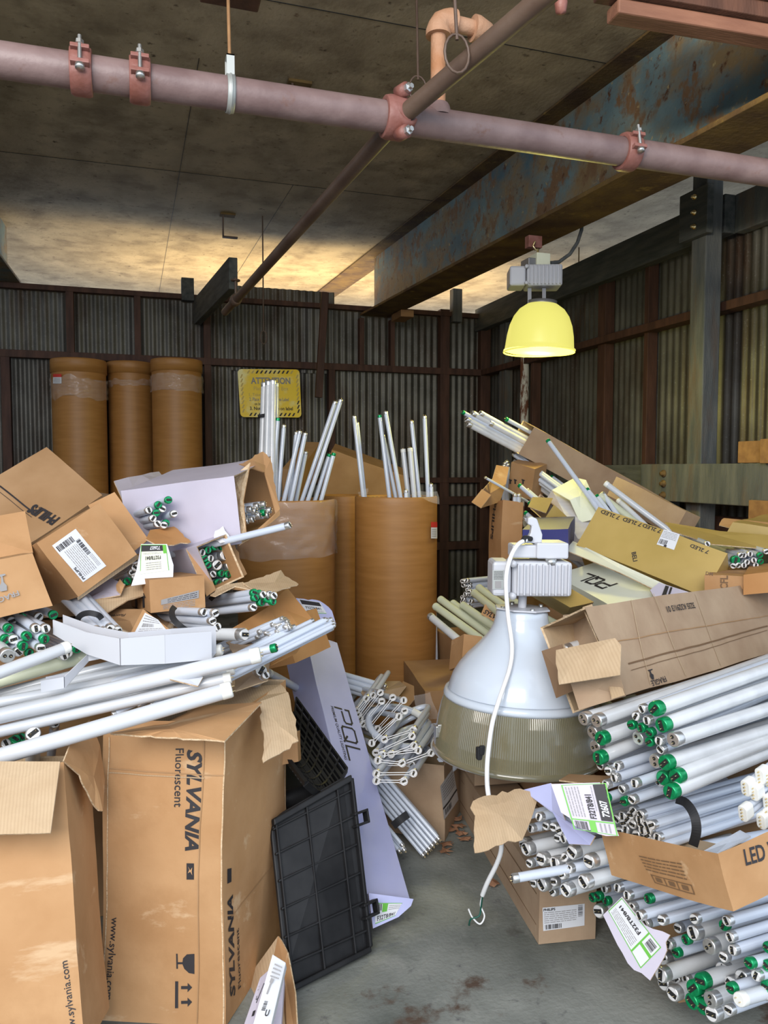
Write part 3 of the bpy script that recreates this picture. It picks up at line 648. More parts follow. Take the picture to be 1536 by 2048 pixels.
# ================= DRUMS =================
def drum(cx,cy_top,w,d,z0,label,film=None,lid=False,tilt=(0,0),hd=None):
    r=w/2*d/F*.99; c=U(cx,cy_top,d); top=c.z; o=V(c.x,c.y,z0); ax=(V(c.x+tilt[0],c.y+tilt[1],top)-o); H=ax.length
    t=thing('fibre_drum',label,'drum',o,'tall kraft fibre drums' if False else None)
    mb=MB(); mb.lathe([(r-.002,0),(r,.003),(r,.02),(r,.1),(r,H*.3),(r,H*.6),(r,H-.05),(r,H-.006),(r-.003,H),(r-.008,H),(r-.009,H-.02)],64,org=o,axis=ax); part('drum_wall',mb,'drum',t)
    mb=MB(); mb.lathe([(r-.0085,H-.01),(r-.0085,.02),(0,.02)],48,org=o,axis=ax); part('inner_lining',mb,'drum_in',t)
    if lid:
        mb=MB(); mb.lathe([(r+.001,H-lid),(r+.008,H-lid),(r+.009,H-.01),(r+.004,H+.002),(r-.02,H+.002),(r-.021,H-.012),(0,H-.012)],64,org=o,axis=ax); part('lid',mb,'drum',t)
    if film:
        a0,a1=film; n=96; mb=MB(); vs=[]; rnd=random.Random(int(cx)); rows=14
        for j in range(rows+1):
            for k in range(n):
                a=2*math.pi*k/n; q=V(math.cos(a)*3,math.sin(a)*3,j*.45)
                dr=.012+.018*noise.noise(q*1.3+V(cx,0,0))+.008*noise.noise(q*4)
                zz=a0+(a1-a0)*j/rows+(.02*noise.noise(V(math.cos(a)*2,math.sin(a)*2,cx)) if j in(0,rows) else 0)
                vs.append(o+ax.normalized()*(H*zz if zz<3 else 0)+V(math.cos(a),math.sin(a),0)*(r+max(.002,dr)))
        mb.add(vs,[(j*n+k,j*n+(k+1)%n,(j+1)*n+(k+1)%n,(j+1)*n+k) for j in range(rows) for k in range(n)],0,True)
        part('stretch_film',mb,'film',t,label='glossy clear wrinkled film')
    return t,o,r,H,ax
D1=drum(157,722,104,7.0,0,'leftmost of the three tall lidded fibre drums against the back wall',film=(.86,.93),lid=.12)
D2=drum(260,727,86,7.35,0,'narrow middle one of the three tall lidded fibre drums',film=(.91,.93),lid=.11)
D3=drum(353,722,98,7.15,0,'tall lidded fibre drum nearest the yellow sign',film=(.88,.94),lid=.11)
D4=drum(572,998,196,4.45,0,'wide open fibre drum wrapped in film, left of the middle, full of lamps',film=(.76,.995))
D5=drum(792,992,166,4.62,0,'front open fibre drum in the middle with lamps standing in it',tilt=(-.0,0))
D6=drum(690,990,110,5.3,0,'open fibre drum in shadow between the two front lamp drums')
def stick(parent_drum,quad,spec,d):
    t,o,r,H,ax=parent_drum; c=U(*quad[0],d); f=Face(U((quad[0][0]+quad[1][0])/2,quad[0][1],d),(CAM-U(*quad[0],d)).normalized()); return sticker(t,f,quad,spec,off=.001)
def wrap_label(D,px0,px1,py0,py1,spec_mats=('paper','red')):
    """label that follows the drum's curve"""
    t,o,r,H,ax=D; n=8
    def hit(px,py):
        rr=ray(px,py); ox=CAM.x-o.x; oy=CAM.y-o.y; R=r+.0125
        a=rr.x**2+rr.y**2; b=2*(ox*rr.x+oy*rr.y); c=ox*ox+oy*oy-R*R; q=max(0,b*b-4*a*c); s=(-b-math.sqrt(q))/(2*a); return CAM+rr*s
    def blk(m,x0,x1,y0,y1,mi,e=0):
        vs=[hit(x0+(x1-x0)*i/n,y)+(CAM-o).normalized()*e for y in (y0,y1) for i in range(n+1)]
        m.add(vs,[(i,i+1,n+2+i,n+1+i) for i in range(n)],mi)
    m=MB(); h=py1-py0; w=px1-px0; blk(m,px0,px1,py0,py1,0); blk(m,px0,px1,py0,py0+h*.33,1,.001)
    for k in range(4): blk(m,px0+w*.15,px1-w*.15,py0+h*(.45+.13*k),py0+h*(.49+.13*k),2,.001)
    part('warning_label',m,['paper','red','inkgrey'],t,label='small white and red label')
wrap_label(D5,862,874.5,1044,1077); wrap_label(D1,106,123,748,767)
# lamps standing in the drums
def standing(top,base,dt,k,label,grp):
    """top px, base px at the drum mouth; lamp goes on down inside"""
    A=U(*top,dt[0]); B=U(*base,dt[0]+.01); tube(A,B-A,k,KN[k]+' '+label,grp+' '+k.lower().replace('t8s','silver').replace('t8g','green').replace('t12s','thick').replace('led','white'),L=1.2)
for t,b,k in (((529,765),(521,990),'T12s'),((546,760),(543,990),'T12s'),((537,762),(532,990),'T12s'),((534,768),(527,992),'T12s'),((551,765),(549,990),'T12s'),((556,836),(543,990),'T8g'),((568,850),(557,990),'T8s'),((600,862),(570,992),'T8s'),((611,866),(584,992),'T8s'),((612,903),(594,992),'T8s'),((671,803),(607,992),'T8s'),((682,799),(618,994),'T8s'),((659,908),(632,994),'T8g'),((668,906),(644,994),'T8g'),((593,864),(580,992),'T8s')):
    standing(t,b,(4.4+random.uniform(-.06,.06),4.42+random.uniform(-.03,.03)),k,'standing in the film-wrapped left drum','lamps in the left drum')
for t,b,k in (((708,832),(726,988),'T8s'),((714,845),(729,990),'T8s'),((759,830),(778,988),'T8g'),((771,823),(800,988),'T8s'),((766,870),(790,988),'T8s'),((806,898),(816,988),'LED'),((820,896),(828,988),'LED'),((823,842),(838,988),'T8s'),((849,832),(856,985),'T8s'),((862,968),(872,1320),'T8s'),((812,980),(818,1330),'T8s')):
    standing(t,b,(4.6+random.uniform(-.06,.06),4.6+random.uniform(-.04,.04)),k,'standing in the front middle drum','lamps in the middle drum')
a=U(535,829,4.34); mb=MB(); mb.lathe([(.047,-.008),(.051,-.008),(.051,.008),(.047,.008)],30,org=a,axis=V(-.18,0,1)); mb.v=[V(a.x+(p.x-a.x)*1.0,a.y+(p.y-a.y)*.55+.03,p.z) for p in mb.v]
single('strap',mb,'strap','black strap round the tallest pair of thick tubes before the sign','strap')
mb=MB(); c=U(845,990,4.5); vs=[]
def film_patch(name,pts,label,seed=0):
    mb=MB(); q=[U(*p) for p in pts]; n=14; vs=[]
    for j in range(n+1):
        for i in range(n+1):
            u,v=i/n,j/n; p=(q[0]*(1-u)+q[1]*u)*(1-v)+(q[3]*(1-u)+q[2]*u)*v; vs.append(p+noise.noise_vector(p*9+V(seed,0,0))*.02)
    mb.add(vs,[(j*(n+1)+i,j*(n+1)+i+1,(j+1)*(n+1)+i+1,(j+1)*(n+1)+i) for j in range(n) for i in range(n)],0,True)
    single(name,mb,'film',label,'plastic film')
film_patch('plastic_film',[(822,985,4.4),(873,982,4.4),(877,1010,4.36),(850,1000,4.34)],'clear film scrap over the right rim of the front drum',2)
film_patch('plastic_film',[(712,988,4.4),(735,978,4.4),(735,992,4.34),(716,992,4.34)],'clear film scrap on the left rim of the front drum',5)

# ================= BACKGROUND CARTONS =================
TA='cardboard carton '
c=carton('plain brown carton leaning behind the two lamp drums',None,vecs=(U(640,985,6.0),U(664,900,6.05)-U(640,985,6.0),U(792,1040,6.0)-U(640,985,6.0),V(.1,.3,.06)),mt='card_brown')
carton('plain brown carton standing under the leaning one behind the lamp drums',None,vecs=(V(1.15,5.8,.001),V(.75,0,0),V(0,0,1.1),V(0,.45,0)),mt='card_brown')
c=carton('brown carton behind the left lamp drum with printed square',[(600,1000),(565,998),(600,940),(640,940)],[5.5,5.4,5.5,5.9],mt='card_brown')

# ================= LEFT PILE =================
# front standing boxes
def vbox(label,BR,BL,back,top_z,open_=('b1',),sq=1,lean=(0,0),**k):
    O=Zp(*BR,0); A=Zp(*BL,0)-O; C=Zp(*back,0)-O; C=C-A*(C.dot(A)/A.dot(A))*sq
    return carton(label,None,vecs=(O+V(0,0,.001),A,V(*lean,top_z),C),open_=open_,**k)
S1=vbox('large standing tan carton at the front with printed lettering on two faces',(447,2056),(203,2040),(574,1862),.80,amp=.007,sub=12,sq=0,lean=(.02,.09))
f=S1.face('c0'); g=S1.face('a0'); R=S1.root
def strip(root,f,p0,p1,w,nm='printed_line',m='inkbrown',n=40):
    A,B=f.at(*p0),f.at(*p1); s=f.n.cross((B-A).normalized())*w/2; mb=MB(); vs=[]
    for i in range(n+1): q=A.lerp(B,i/n); vs+=[f.warp(q-s)+f.n*.003,f.warp(q+s)+f.n*.003]
    mb.add(vs,[(2*i,2*i+2,2*i+3,2*i+1) for i in range(n)]); part(nm,mb,m,root)
def let(root,f,*a,nm='printed_lettering',m='ink',**k):
    mb=MB(); put_text(mb,f,*a,**k); part(nm,mb,m,root)
mb=MB()
let(R,f,'SYLVANIA',(374,1500),(374,1699),.93,.035,.28); let(R,f,'Fluorescent',(350,1497),(350,1612),1.,.008)
let(R,f,'www.sylvania.com',(222,1832),(213,1995),.95,.006)
# fragile glass, up arrows
def poly(mb,face,pts,off=.0016,mi=0): mb.add([face.warp(face.at(*p))+face.n*off for p in pts],[tuple(range(len(pts)))],mi)
poly(mb,f,[(387,1908),(386,1948),(375,1946),(366,1938),(362,1928),(364,1917),(372,1909)]); poly(mb,f,[(364,1925),(364,1929),(353,1929),(353,1938),(350,1938),(350,1908),(353,1908),(353,1925)])
part('fragile_symbol',mb,'ink',R); mb=MB()
for y in (1974,2003): poly(mb,f,[(382,y),(373,y-9),(373,y-3),(360,y-3),(360,y+3),(373,y+3),(373,y+9)])
poly(mb,f,[(354,1962),(354,2014),(348,2014),(348,1962)])
part('arrow_symbol',mb,'ink',R); mb=MB(); poly(mb,f,[(376,1724),(391,1724),(391,1757),(376,1757)]); part('crown_badge',mb,'ink',R)
mb=MB(); poly(mb,f,[(379,1730),(382,1737),(379,1744),(384,1741),(388,1748),(387,1740),(388,1732),(384,1738)],off=.002); part('crown_emblem',mb,'card',R)
let(R,g,'SYLVANIA',(466,1990),(466,1788),.75,.035,.28); let(R,g,'Fluorescent',(478,1972),(476,1855),.7,.008); let(R,g,'www.sylvania.com',(563,1836),(561,1706),.55,.004); mb=MB(); poly(mb,g,[(456,1736),(464,1734),(464,1762),(456,1766)]); part('crown_badge',mb,'ink',R)
f=S1.face('c0')
strip(R,f,(407,1484),(392,2046),.003,nm='fold_crease',m='card_brown'); strip(R,f,(222,1538),(448,1552),.003,nm='fold_crease',m='card_brown'); strip(R,f,(222,1546),(408,1556),.003,nm='fold_crease',m='card_pale')
strip(R,f,(448,1486),(443,2048),.004,nm='worn_edge',m='torn'); strip(R,f,(222,1475),(207,2035),.003,nm='worn_edge',m='torn')
strip(R,S1.face('a0'),(568,1440),(572,1856),.004,nm='worn_edge',m='torn')
strip(R,S1.face('a0'),(566,1700),(462,1835),.002,nm='fold_crease',m='card_brown')
TOPZ=.80
o,_=sheet('flap',[(220,1466,2.02),(449,1482,1.95),(524,1404,2.2),(400,1412,2.28),(330,1446,2.15)],['card','card_pale','torn'],R,torn=(0,),bend=.01)
o,_=sheet('flap',[(392,1378,2.52),(562,1369,2.45),(574,1384,2.42),(522,1405,2.3),(404,1414,2.35)],['card_pale','card','torn'],R,torn=(1,2))
o,_=sheet('flap',[(522,1402,2.28),(576,1384,2.36),(597,1482,2.2),(580,1497,2.18),(527,1525,2.12)],['card_pale','card','torn'],R,torn=(1,2,3,4),bend=.012,amp=.008)

S2=carton('tan carton at the lower left corner with a folded-down front flap',None,vecs=(U(128,1524,1.88),U(-150,1530,1.84)-U(128,1524,1.88),U(172,2100,1.74)-U(128,1524,1.88),U(176,1512,2.14)-U(128,1524,1.88)),open_=('b0',),sub=12)
f=S2.face('c0'); mb=MB(); put_text(mb,f,'www.sylvania.com',(157,2090),(138,1918),.95,.006); poly(mb,f,[(-20,2010),(-4,2010),(-4,2060),(-20,2060)]); part('printed_lettering',mb,'ink',S2.root)
sheet('flap',[(-150,1522,1.83),(120,1523,1.84),(101,1666,1.72),(-150,1672,1.70)],['card_pale','card','torn'],S2.root,bend=.008)
sheet('flap',[(128,1522,1.88),(148,1470,2.0),(180,1440,2.12),(200,1490,2.1),(210,1560,2.08),(206,1622,2.0),(190,1612,1.98),(160,1550,1.93)],['card','card_pale','torn'],S2.root,torn=(5,6),bend=.012)

# small open carton bottom centre with little white boxes
S3=thing('cardboard_box','open tan carton low at the bottom edge holding small white boxes','cardboard box',Zp(560,2040,0))
for nm,pts in (('side_panel',[(500,2100,1.98),(470,2060,2.08),(470,1960,2.1),(556,1878,2.22),(574,1900,2.16),(592,1990,2.06),(597,2100,1.9)]),):
    pass
sheet('side_panel',[(556,1872,2.26),(575,1905,2.18),(590,1985,2.06),(597,2110,1.92),(575,2110,1.92),(566,1990,2.12),(548,1910,2.24)],['card','card_pale','torn'],S3,torn=(0,))
sheet('back_panel',[(470,1990,2.25),(556,1872,2.28),(566,1990,2.15),(575,2110,1.98),(470,2110,2.05)],['card_pale','card','torn'],S3)
for (q,dd,lab,tx) in (([(489,2110,1.80),(528,2110,1.80),(572,1925,1.98),(545,1908,1.98)],.03,'small white box printed with a clip drawing, upright in the bottom carton',1),([(520,2090,1.9),(560,2090,1.9),(569,1955,2.05),(540,1950,2.05)],.03,'bluish white small box behind the printed white one',0),([(470,2100,1.92),(500,2100,1.92),(548,1930,2.1),(520,1955,2.1)],.03,'pale small box left of the printed white one in the bottom carton',0)):
    t=thing('small_box',lab,'small box',U(*q[0])); P=[U(*p) for p in q]; n_=(P[1]-P[0]).cross(P[3]-P[0]).normalized(); n_=n_ if n_.dot(CAM-P[0])>0 else -n_
    mb=MB(); mb.slab(P,-n_,dd); part('body',mb,'whitebox' if not tx else 'paper',t,.002)
    F_=Face(P[0],n_); sp=[('t','U',.30,.62,.46,.68,'ink',.02),('r',.40,.40,.58,.47,'ink'),('lines',.2,.75,.8,.95,4,'inkgrey'),('r',.3,.1,.45,.16,'ink'),('r',.38,.5,.62,.53,'inkgrey')]
    if tx: sticker(t,F_,[(492,2048),(534,2048),(570,1928),(546,1915)],[('t','U',.75,.12,.95,.22,'ink',.03),('bar',.5,.2,.7,.35,'ink',True),('lines',.3,.7,.9,.95,4,'inkgrey'),('r',.45,.45,.55,.65,'inkgrey'),('r',.40,.63,.6,.7,'inkgrey'),('r',.08,.3,.13,.6,'ink')],base=None,name='printing')
    else: sticker(t,F_,[(q[0][0],q[0][1]),(q[1][0],q[1][1]),(q[2][0],q[2][1]),(q[3][0],q[3][1])],sp[:3],base=None,name='printing')

# hidden supports of the heap (plain cartons one can glimpse between the lamps)
def plain(label,x,y,z,sx,sy,sz,rz=0,mt='card_brown'):
    c,s=math.cos(rz),math.sin(rz); return carton(label,None,vecs=(V(x,y,z),V(sx*c,sx*s,0),V(-sy*s,sy*c,0),V(0,0,sz)),mt=mt,amp=.006)
plain('brown carton buried under the left heap behind the big tan carton',-.95,2.62,0.001,1.15,.5,.62,.05)
plain('brown carton at the bottom of the left heap before the drums',-1.25,3.2,.001,1.4,.5,.9,0)
plain('upper brown carton buried in the left heap under the white carton',-1.3,3.25,.91,1.2,.4,.26,0)
plain('low brown carton beneath the lamp bundles behind the lower left carton',-1.2,2.1,.001,.55,.45,.66,.1)

# --- FRAGILE carton far left
L1=carton('tan carton at the left edge with an upright flap and fragile mark',[(104,1212),(-120,1262),(66,1106),(40,1195)],[2.14,2.05,2.27,2.6],fit=.3,open_=())
f=L1.face('c0'); mb=MB(); let(L1.root,f,'FRAGILE',(36,1181),(-26,1203),.9,.02,off=.005,m='inkgrey'); mb=MB()
poly(mb,f,[(-0,1148),(12,1146),(13,1149),(7,1151),(9,1163),(15,1170),(15,1180),(2,1182),(0,1172),(4,1164),(4,1152),(0,1152)],off=.005); part('printed_lettering',mb,'inkgrey',L1.root)
sheet('flap',[(-120,1140,2.22),(66,1105,2.29),(50,1022,2.38),(-120,1052,2.28)],['card','card_pale','torn'],L1.root,bend=.008)
# --- PHILIPS label carton
L2=carton('tan carton with a large white barcode label lying tilted on the left heap',[(156,1194),(74,1084),(272,1108),(100,1215)],[2.32,2.38,2.52,2.55],fit=.3)
f=L2.face('c0')
sticker(L2.root,f,[(211,1132),(150,1056),(104,1089),(165,1164)],[('t','PHILIPS',.04,.86,.36,.95,'ink',.03),('lines',.08,.30,.75,.84,8,'inkgrey'),('bar',.42,.12,.80,.28,'ink',False),('bar',.80,.3,.93,.95,'ink',True),('lines',.1,.1,.4,.25,3,'inkgrey')])
sheet('flap',[(272,1108,2.52),(156,1194,2.32),(157,1200,2.33),(280,1116,2.52)],['card_pale','card','torn'],L2.root,torn=(0,))
sheet('flap',[(176,1010,2.62),(229,984,2.66),(297,1079,2.58),(246,1119,2.53)],['card','card_pale','torn'],L2.root)
sheet('flap',[(292,1078,2.56),(300,1060,2.64),(348,1053,2.72),(382,1084,2.66),(318,1092,2.55)],['card_orange','card','torn'],L2.root,torn=(2,3))
# --- long brown PHILIPS carton behind
L3=carton('long greyish-brown carton with dark lettering at the upper left',[(52,1092),(205,990),(-60,985),(80,1160)],[2.75,3.05,3.2,2.85],fit=.3,mt='card_brown')
f=L3.face('c0'); let(L3.root,f,'PHILIPS',(120,1036),(70,1008),1.5,.045,off=.004); let(L3.root,f,'Alto II',(92,1018),(74,1011),1.,.02,off=.003)
strip(L3.root,f,(0,972),(72,1028),.006,m='ink'); strip(L3.root,f,(0,984),(64,1034),.002,m='ink')
sheet('flap',[(-60,985,3.2),(85,915,3.5),(110,945,3.4),(205,990,3.1),(52,1035,2.95)],['card_brown','card','torn'],L3.root) if False else None
sheet('flap',[(0,966,3.3),(44,936,3.42),(86,914,3.5),(108,950,3.35),(52,960,3.3)],['card','card_pale','torn'],L3.root)
L3b=carton('brown carton edge at the far left behind the fragile carton',[(0,1035),(-90,1060),(-20,990),(60,1020)],[2.9,2.85,3.0,3.3],fit=.3)
# --- white open-ended carton
L4=carton('long white-coated carton with a torn open end full of lamps',[(484,1086),(262,1112),(468,950),(556,1032)],[2.72,3.12,2.80,2.92],fit=.25,open_=('a0',),mt='whitebox',inner='card',amp=.008,sub=10)
sheet('flap',[(468,952,2.80),(484,1084,2.72),(492,1070,2.71),(480,1020,2.74),(484,968,2.78),(500,925,2.83)],['torn','card','torn'],L4.root,torn=(1,2,3,4),amp=.007)
sheet('flap',[(478,928,2.84),(526,903,2.98),(541,920,2.98),(560,1018,2.94),(553,1030,2.93),(530,930,2.95),(508,922,2.88)],['card','card','torn'],L4.root,torn=(0,1,2),amp=.006)
sheet('flap',[(484,1086,2.70),(558,1020,2.9),(560,1030,2.9),(520,1064,2.76),(478,1090,2.68)],['card','card_pale','torn'],L4.root,torn=(1,2,3),amp=.008)
sheet('torn_scrap',[(430,1062,2.70),(446,1052,2.71),(462,1078,2.69),(440,1086,2.67),(428,1080,2.68)],['paper','paper','paper'],L4.root,torn=(0,1,2,3,4),amp=.006)
# --- green tube carton (second open end)
L5=carton('open carton end packed with green-capped lamps below the white carton',[(430,1182),(300,1190),(392,1095),(488,1155)],[2.62,2.85,2.72,2.78],fit=.25,open_=('a0',),mt='whitebox',inner='card')
sheet('flap',[(372,1096,2.66),(393,1093,2.70),(432,1180,2.60),(414,1192,2.56)],['card','whitebox','torn'],L5.root,torn=(1,))
sheet('flap',[(448,1080,2.80),(468,1086,2.82),(494,1148,2.8),(482,1154,2.78),(462,1110,2.8)],['card','card','torn'],L5.root,torn=(0,1,2,3,4),amp=.006)
# green-white label flap 
lf=thing('carton_flap','cream carton flap with black and green shipping label on the left heap','carton flap',U(300,1180,2.5))
o_,LF=fsheet('panel',[(282,1088,2.52),(334,1088,2.55),(347,1130,2.52),(346,1160,2.48),(262,1172,2.45),(273,1140,2.48)],['paper','card','torn'],lf,bend=.004)
sticker(lf,LF,[(332,1090),(282,1090),(280,1149),(338,1141)],[('r',.0,0,1,.025,'green'),('r',0,0,.02,1,'green'),('r',.98,0,1,.9,'green'),('r',.02,.02,.98,.24,'ink'),('t','72607',.25,.06,.65,.19,'paper',.02),('t','F32T8/841',.25,.42,.82,.55,'ink',.03),('lines',.25,.62,.8,.92,4,'inkgrey'),('lines',.2,.28,.9,.36,2,'inkgrey'),('r',.02,.02,.14,.34,'green')],base='cream')
# white low channel box with hex end
wl=thing('carton','crushed white carton end with hexagonal mouth on the left heap','carton',U(220,1190,2.5))
sheet('panel',[(165,1195,2.48),(205,1150,2.55),(250,1168,2.48),(240,1190,2.44),(170,1202,2.42)],['whitebox','card','torn'],wl)
sheet('panel',[(232,1170,2.46),(240,1158,2.48),(249,1170,2.46),(242,1188,2.43),(233,1180,2.43)],['card','card','torn'],wl)
# brown torn sheet beneath
ts=thing('carton_flap','torn long brown carton flap sloping between the lamps in the left heap','carton flap',U(250,1200,2.45))
sheet('panel',[(170,1212,2.40),(205,1192,2.44),(262,1172,2.5),(345,1160,2.56),(300,1186,2.5),(255,1200,2.44),(196,1236,2.36)],['card_pale','card','torn'],ts,torn=(3,4,5),amp=.008)
# arrows carton
L6=carton('small tan carton with black arrows and a printed panel in the left heap',[(302,1226),(412,1214),(298,1160),(262,1212)],[2.42,2.48,2.46,2.62],fit=.3)
f=L6.face('c0')
sticker(L6.root,f,[(322,1222),(398,1214),(398,1180),(322,1200)],[('r',0,.55,1,1,'inkgrey'),('lines',.05,.1,.9,.5,4,'inkgrey'),('lines',.05,.6,.95,.95,3,'ink')],base=None,name='printing')
g=L6.face('a0'); mb=MB()
for x in (272,288): poly(mb,g,[(x,1186),(x+5,1196),(x+2,1196),(x+3,1216),(x-1,1216),(x-2,1196),(x-5,1197)])
part('printed_arrows',mb,'ink',L6.root)
# box with fluorescent lettering
L7=carton('brown carton with a sticker end lying under the strapped thin bundle',[(262,1268),(200,1240),(286,1220),(345,1266)],[2.30,2.36,2.40,2.44],fit=.3,mt='card_brown')
lf=thing('carton_flap','tan triangular carton end with white barcode sheet behind the white channel','carton flap',U(300,1250,2.3))
o_,LF=fsheet('panel',[(262,1264,2.28),(286,1218,2.34),(344,1262,2.32),(346,1268,2.3)],['card','card','torn'],lf)
sticker(lf,LF,[(268,1268),(334,1262),(316,1240),(290,1226)],[('lines',.1,.55,.9,.95,3,'inkgrey'),('bar',.15,.3,.6,.5,'inkgrey',False),('lines',.1,.05,.9,.25,2,'inkgrey')])
bt=thing('carton_flap','brown flap with upside-down lettering left of the strapped bundle ends','carton flap',U(250,1240,2.4))
o_,LF=fsheet('panel',[(196,1236,2.44),(205,1218,2.5),(286,1218,2.42),(262,1264,2.34),(215,1262,2.36)],['card_brown','card','torn'],bt)
mb=MB(); put_text(mb,LF,'Fluorescent',(252,1228),(206,1231),1.,.01,mi=0,off=.001); part('printed_lettering',mb,'ink',bt)
# green bundle carton with corrugated flap
L8=carton('orange-brown carton lying open behind the thin lamp bundles',[(560,1238),(475,1262),(590,1325),(632,1216)],[2.70,2.55,2.55,2.85],fit=.3,mt='card_orange')
lf=thing('carton_flap','ragged corrugated flap over the green-capped bundle beside the left drum','carton flap',U(530,1170,2.6))
sheet('panel',[(486,1166,2.62),(562,1140,2.78),(570,1152,2.78),(597,1168,2.72),(560,1180,2.62),(528,1193,2.54),(508,1180,2.56)],['card_pale','card','torn'],lf,torn=(0,1,2,3,4),amp=.006)
sheet('panel',[(420,1190,2.55),(448,1170,2.62),(486,1164,2.64),(508,1180,2.58),(470,1172,2.58),(430,1192,2.52)],['card_pale','card','torn'],lf,torn=(0,1),amp=.005)
lf=thing('carton_flap','orange-brown folded carton end right of the green-capped bundle','carton flap',U(590,1220,2.7))
sheet('panel',[(536,1214,2.72),(552,1196,2.76),(575,1176,2.82),(628,1242,2.78),(598,1252,2.7),(560,1250,2.68)],['card_orange','card_orange','torn'],lf)
sheet('panel',[(455,1262,2.6),(536,1214,2.70),(560,1250,2.66),(540,1270,2.62),(470,1290,2.55)],['card_orange','card_orange','torn'],lf)
lf=thing('carton_flap','orange-brown carton edge under the second thin lamp bundle','carton flap',U(570,1320,2.5))
sheet('panel',[(540,1328,2.50),(585,1300,2.6),(608,1285,2.66),(592,1308,2.62),(541,1332,2.48)],['card_orange','card_orange','torn'],lf)
# pale torn brown piece at bundle base
lf=thing('carton_flap','crumpled brown carton piece below the first pin bundle','carton flap',U(490,1290,2.4))
sheet('panel',[(452,1284,2.46),(508,1262,2.52),(512,1290,2.44),(470,1312,2.38)],['card_grey','card','torn'],lf,torn=(0,1,2,3))
lf=thing('carton_flap','dull brown carton panel beneath the fat white tubes','carton flap',U(500,1350,2.3))
sheet('panel',[(470,1348,2.42),(540,1318,2.5),(536,1360,2.4),(470,1382,2.3)],['card_grey','card','torn'],lf)

# white bent channel (two arms)
def chan(name,label,segs,h,dp,mt,grey=True):
    t=thing(name,label,'white channel',U(*segs[1])); mb=MB(); P=[U(*s) for s in segs]; H=[V(0,0,x) for x in h]; bk=[(P[i]-CAM).normalized() for i in range(len(P))]
    th=.003
    for i in range(len(P)-1):
        a,b=P[i],P[i+1]; up0,up1=H[i],H[i+1]; back=(fw+V(0,0,.1)).normalized()*dp
        mb.add([a,b,b+up1,a+up0,a+back,b+back,b+up1+back,a+up0+back],[(0,1,2,3),(0,4,5,1),(7,6,5,4)],0)
        n=(b-a).cross(up0).normalized()*th
        mb.add([a+n,b+n,b+up1+n,a+up0+n],[(3,2,1,0)],0); mb.add([a,b,b+n,a+n,a+up0,b+up1,b+up1+n,a+up0+n],[(0,1,2,3),(4,7,6,5)],0)
    part('channel',mb,mt,t); return t
chan('light_fitting_cover','bent white metal channel lying across the left lamp heap',[(108,1268,2.12),(175,1308,2.06),(242,1330,2.0),(330,1327,2.05),(423,1318,2.12)],[.04,.06,.07,.078,.078],.06,'castwhite')
chan('light_fitting_cover','narrow folded white strip crossing the lamps at lower left',[(82,1384,1.98),(128,1376,2.0),(176,1322,2.08),(240,1310,2.1)],[.03,.03,.02,.018],.03,'castwhite')
t=thing('light_fitting_cover','short white folded strip end under the fattest white tube','white channel',U(380,1360,2.1))
sheet('panel',[(330,1342,2.10),(390,1348,2.08),(406,1354,2.08),(396,1372,2.05),(340,1358,2.05)],['castwhite','castwhite','torn'],t)
t=thing('paper_sheet','bluish white torn carton sheet on the heap before the back drums','paper sheet',U(280,980,3.4))
sheet('panel',[(228,962,3.2),(300,955,3.5),(318,943,3.6),(330,958,3.6),(325,975,3.4),(245,1000,3.1)],['whitebox','whitebox','torn'],t,torn=(0,1),bend=.02)
t=thing('carton_flap','small brown curled carton end before the leftmost back drum','carton flap',U(200,990,3.2))
sheet('panel',[(170,986,3.1),(190,984,3.3),(232,990,3.3),(222,1003,3.0),(190,1010,2.9)],['card_grey','card','torn'],t)

# ---------- lamp clusters, left ----------
cluster([(45,275,'T8g'),(30,330,'T8g'),(140,315,'T8g'),(120,365,'T8g'),(185,275,'T8s'),(235,275,'T8s'),(230,330,'T8g'),(95,395,'T8s'),(210,375,'T8s'),(40,415,'T12h',2.0),(10,370,'T8s'),(70,330,'T8s')],
  ((40,1300,2.1),(-120,1180,2.95)),0,'in the left-edge stack under the fragile carton','lamps under the fragile carton',2.56,0,1150,2.08)
cluster([(115,220,'T8g'),(275,205,'T8g'),(60,235,'T8s'),(200,215,'T8s')],((40,1240,2.15),(-90,1170,3.0)),0,'just below the fragile carton edge','upper lamps under the fragile carton',2.56,0,1150,2.2)
cluster([(395,378,'T8g'),(350,400,'T8s'),(150,400,'T8g'),(330,415,'T8s')],((40,1300,2.1),(-60,1250,2.95)),0,'behind the bent channel at left','lamps behind the bent channel',2.56,0,1150,2.18)
cluster([(497,160,'T8s',2.42)],((190,1212,2.4),(60,1180,3.2)),0,'alone under the crushed white carton','single lamp under the white carton',2.56,0,1150,2.4)
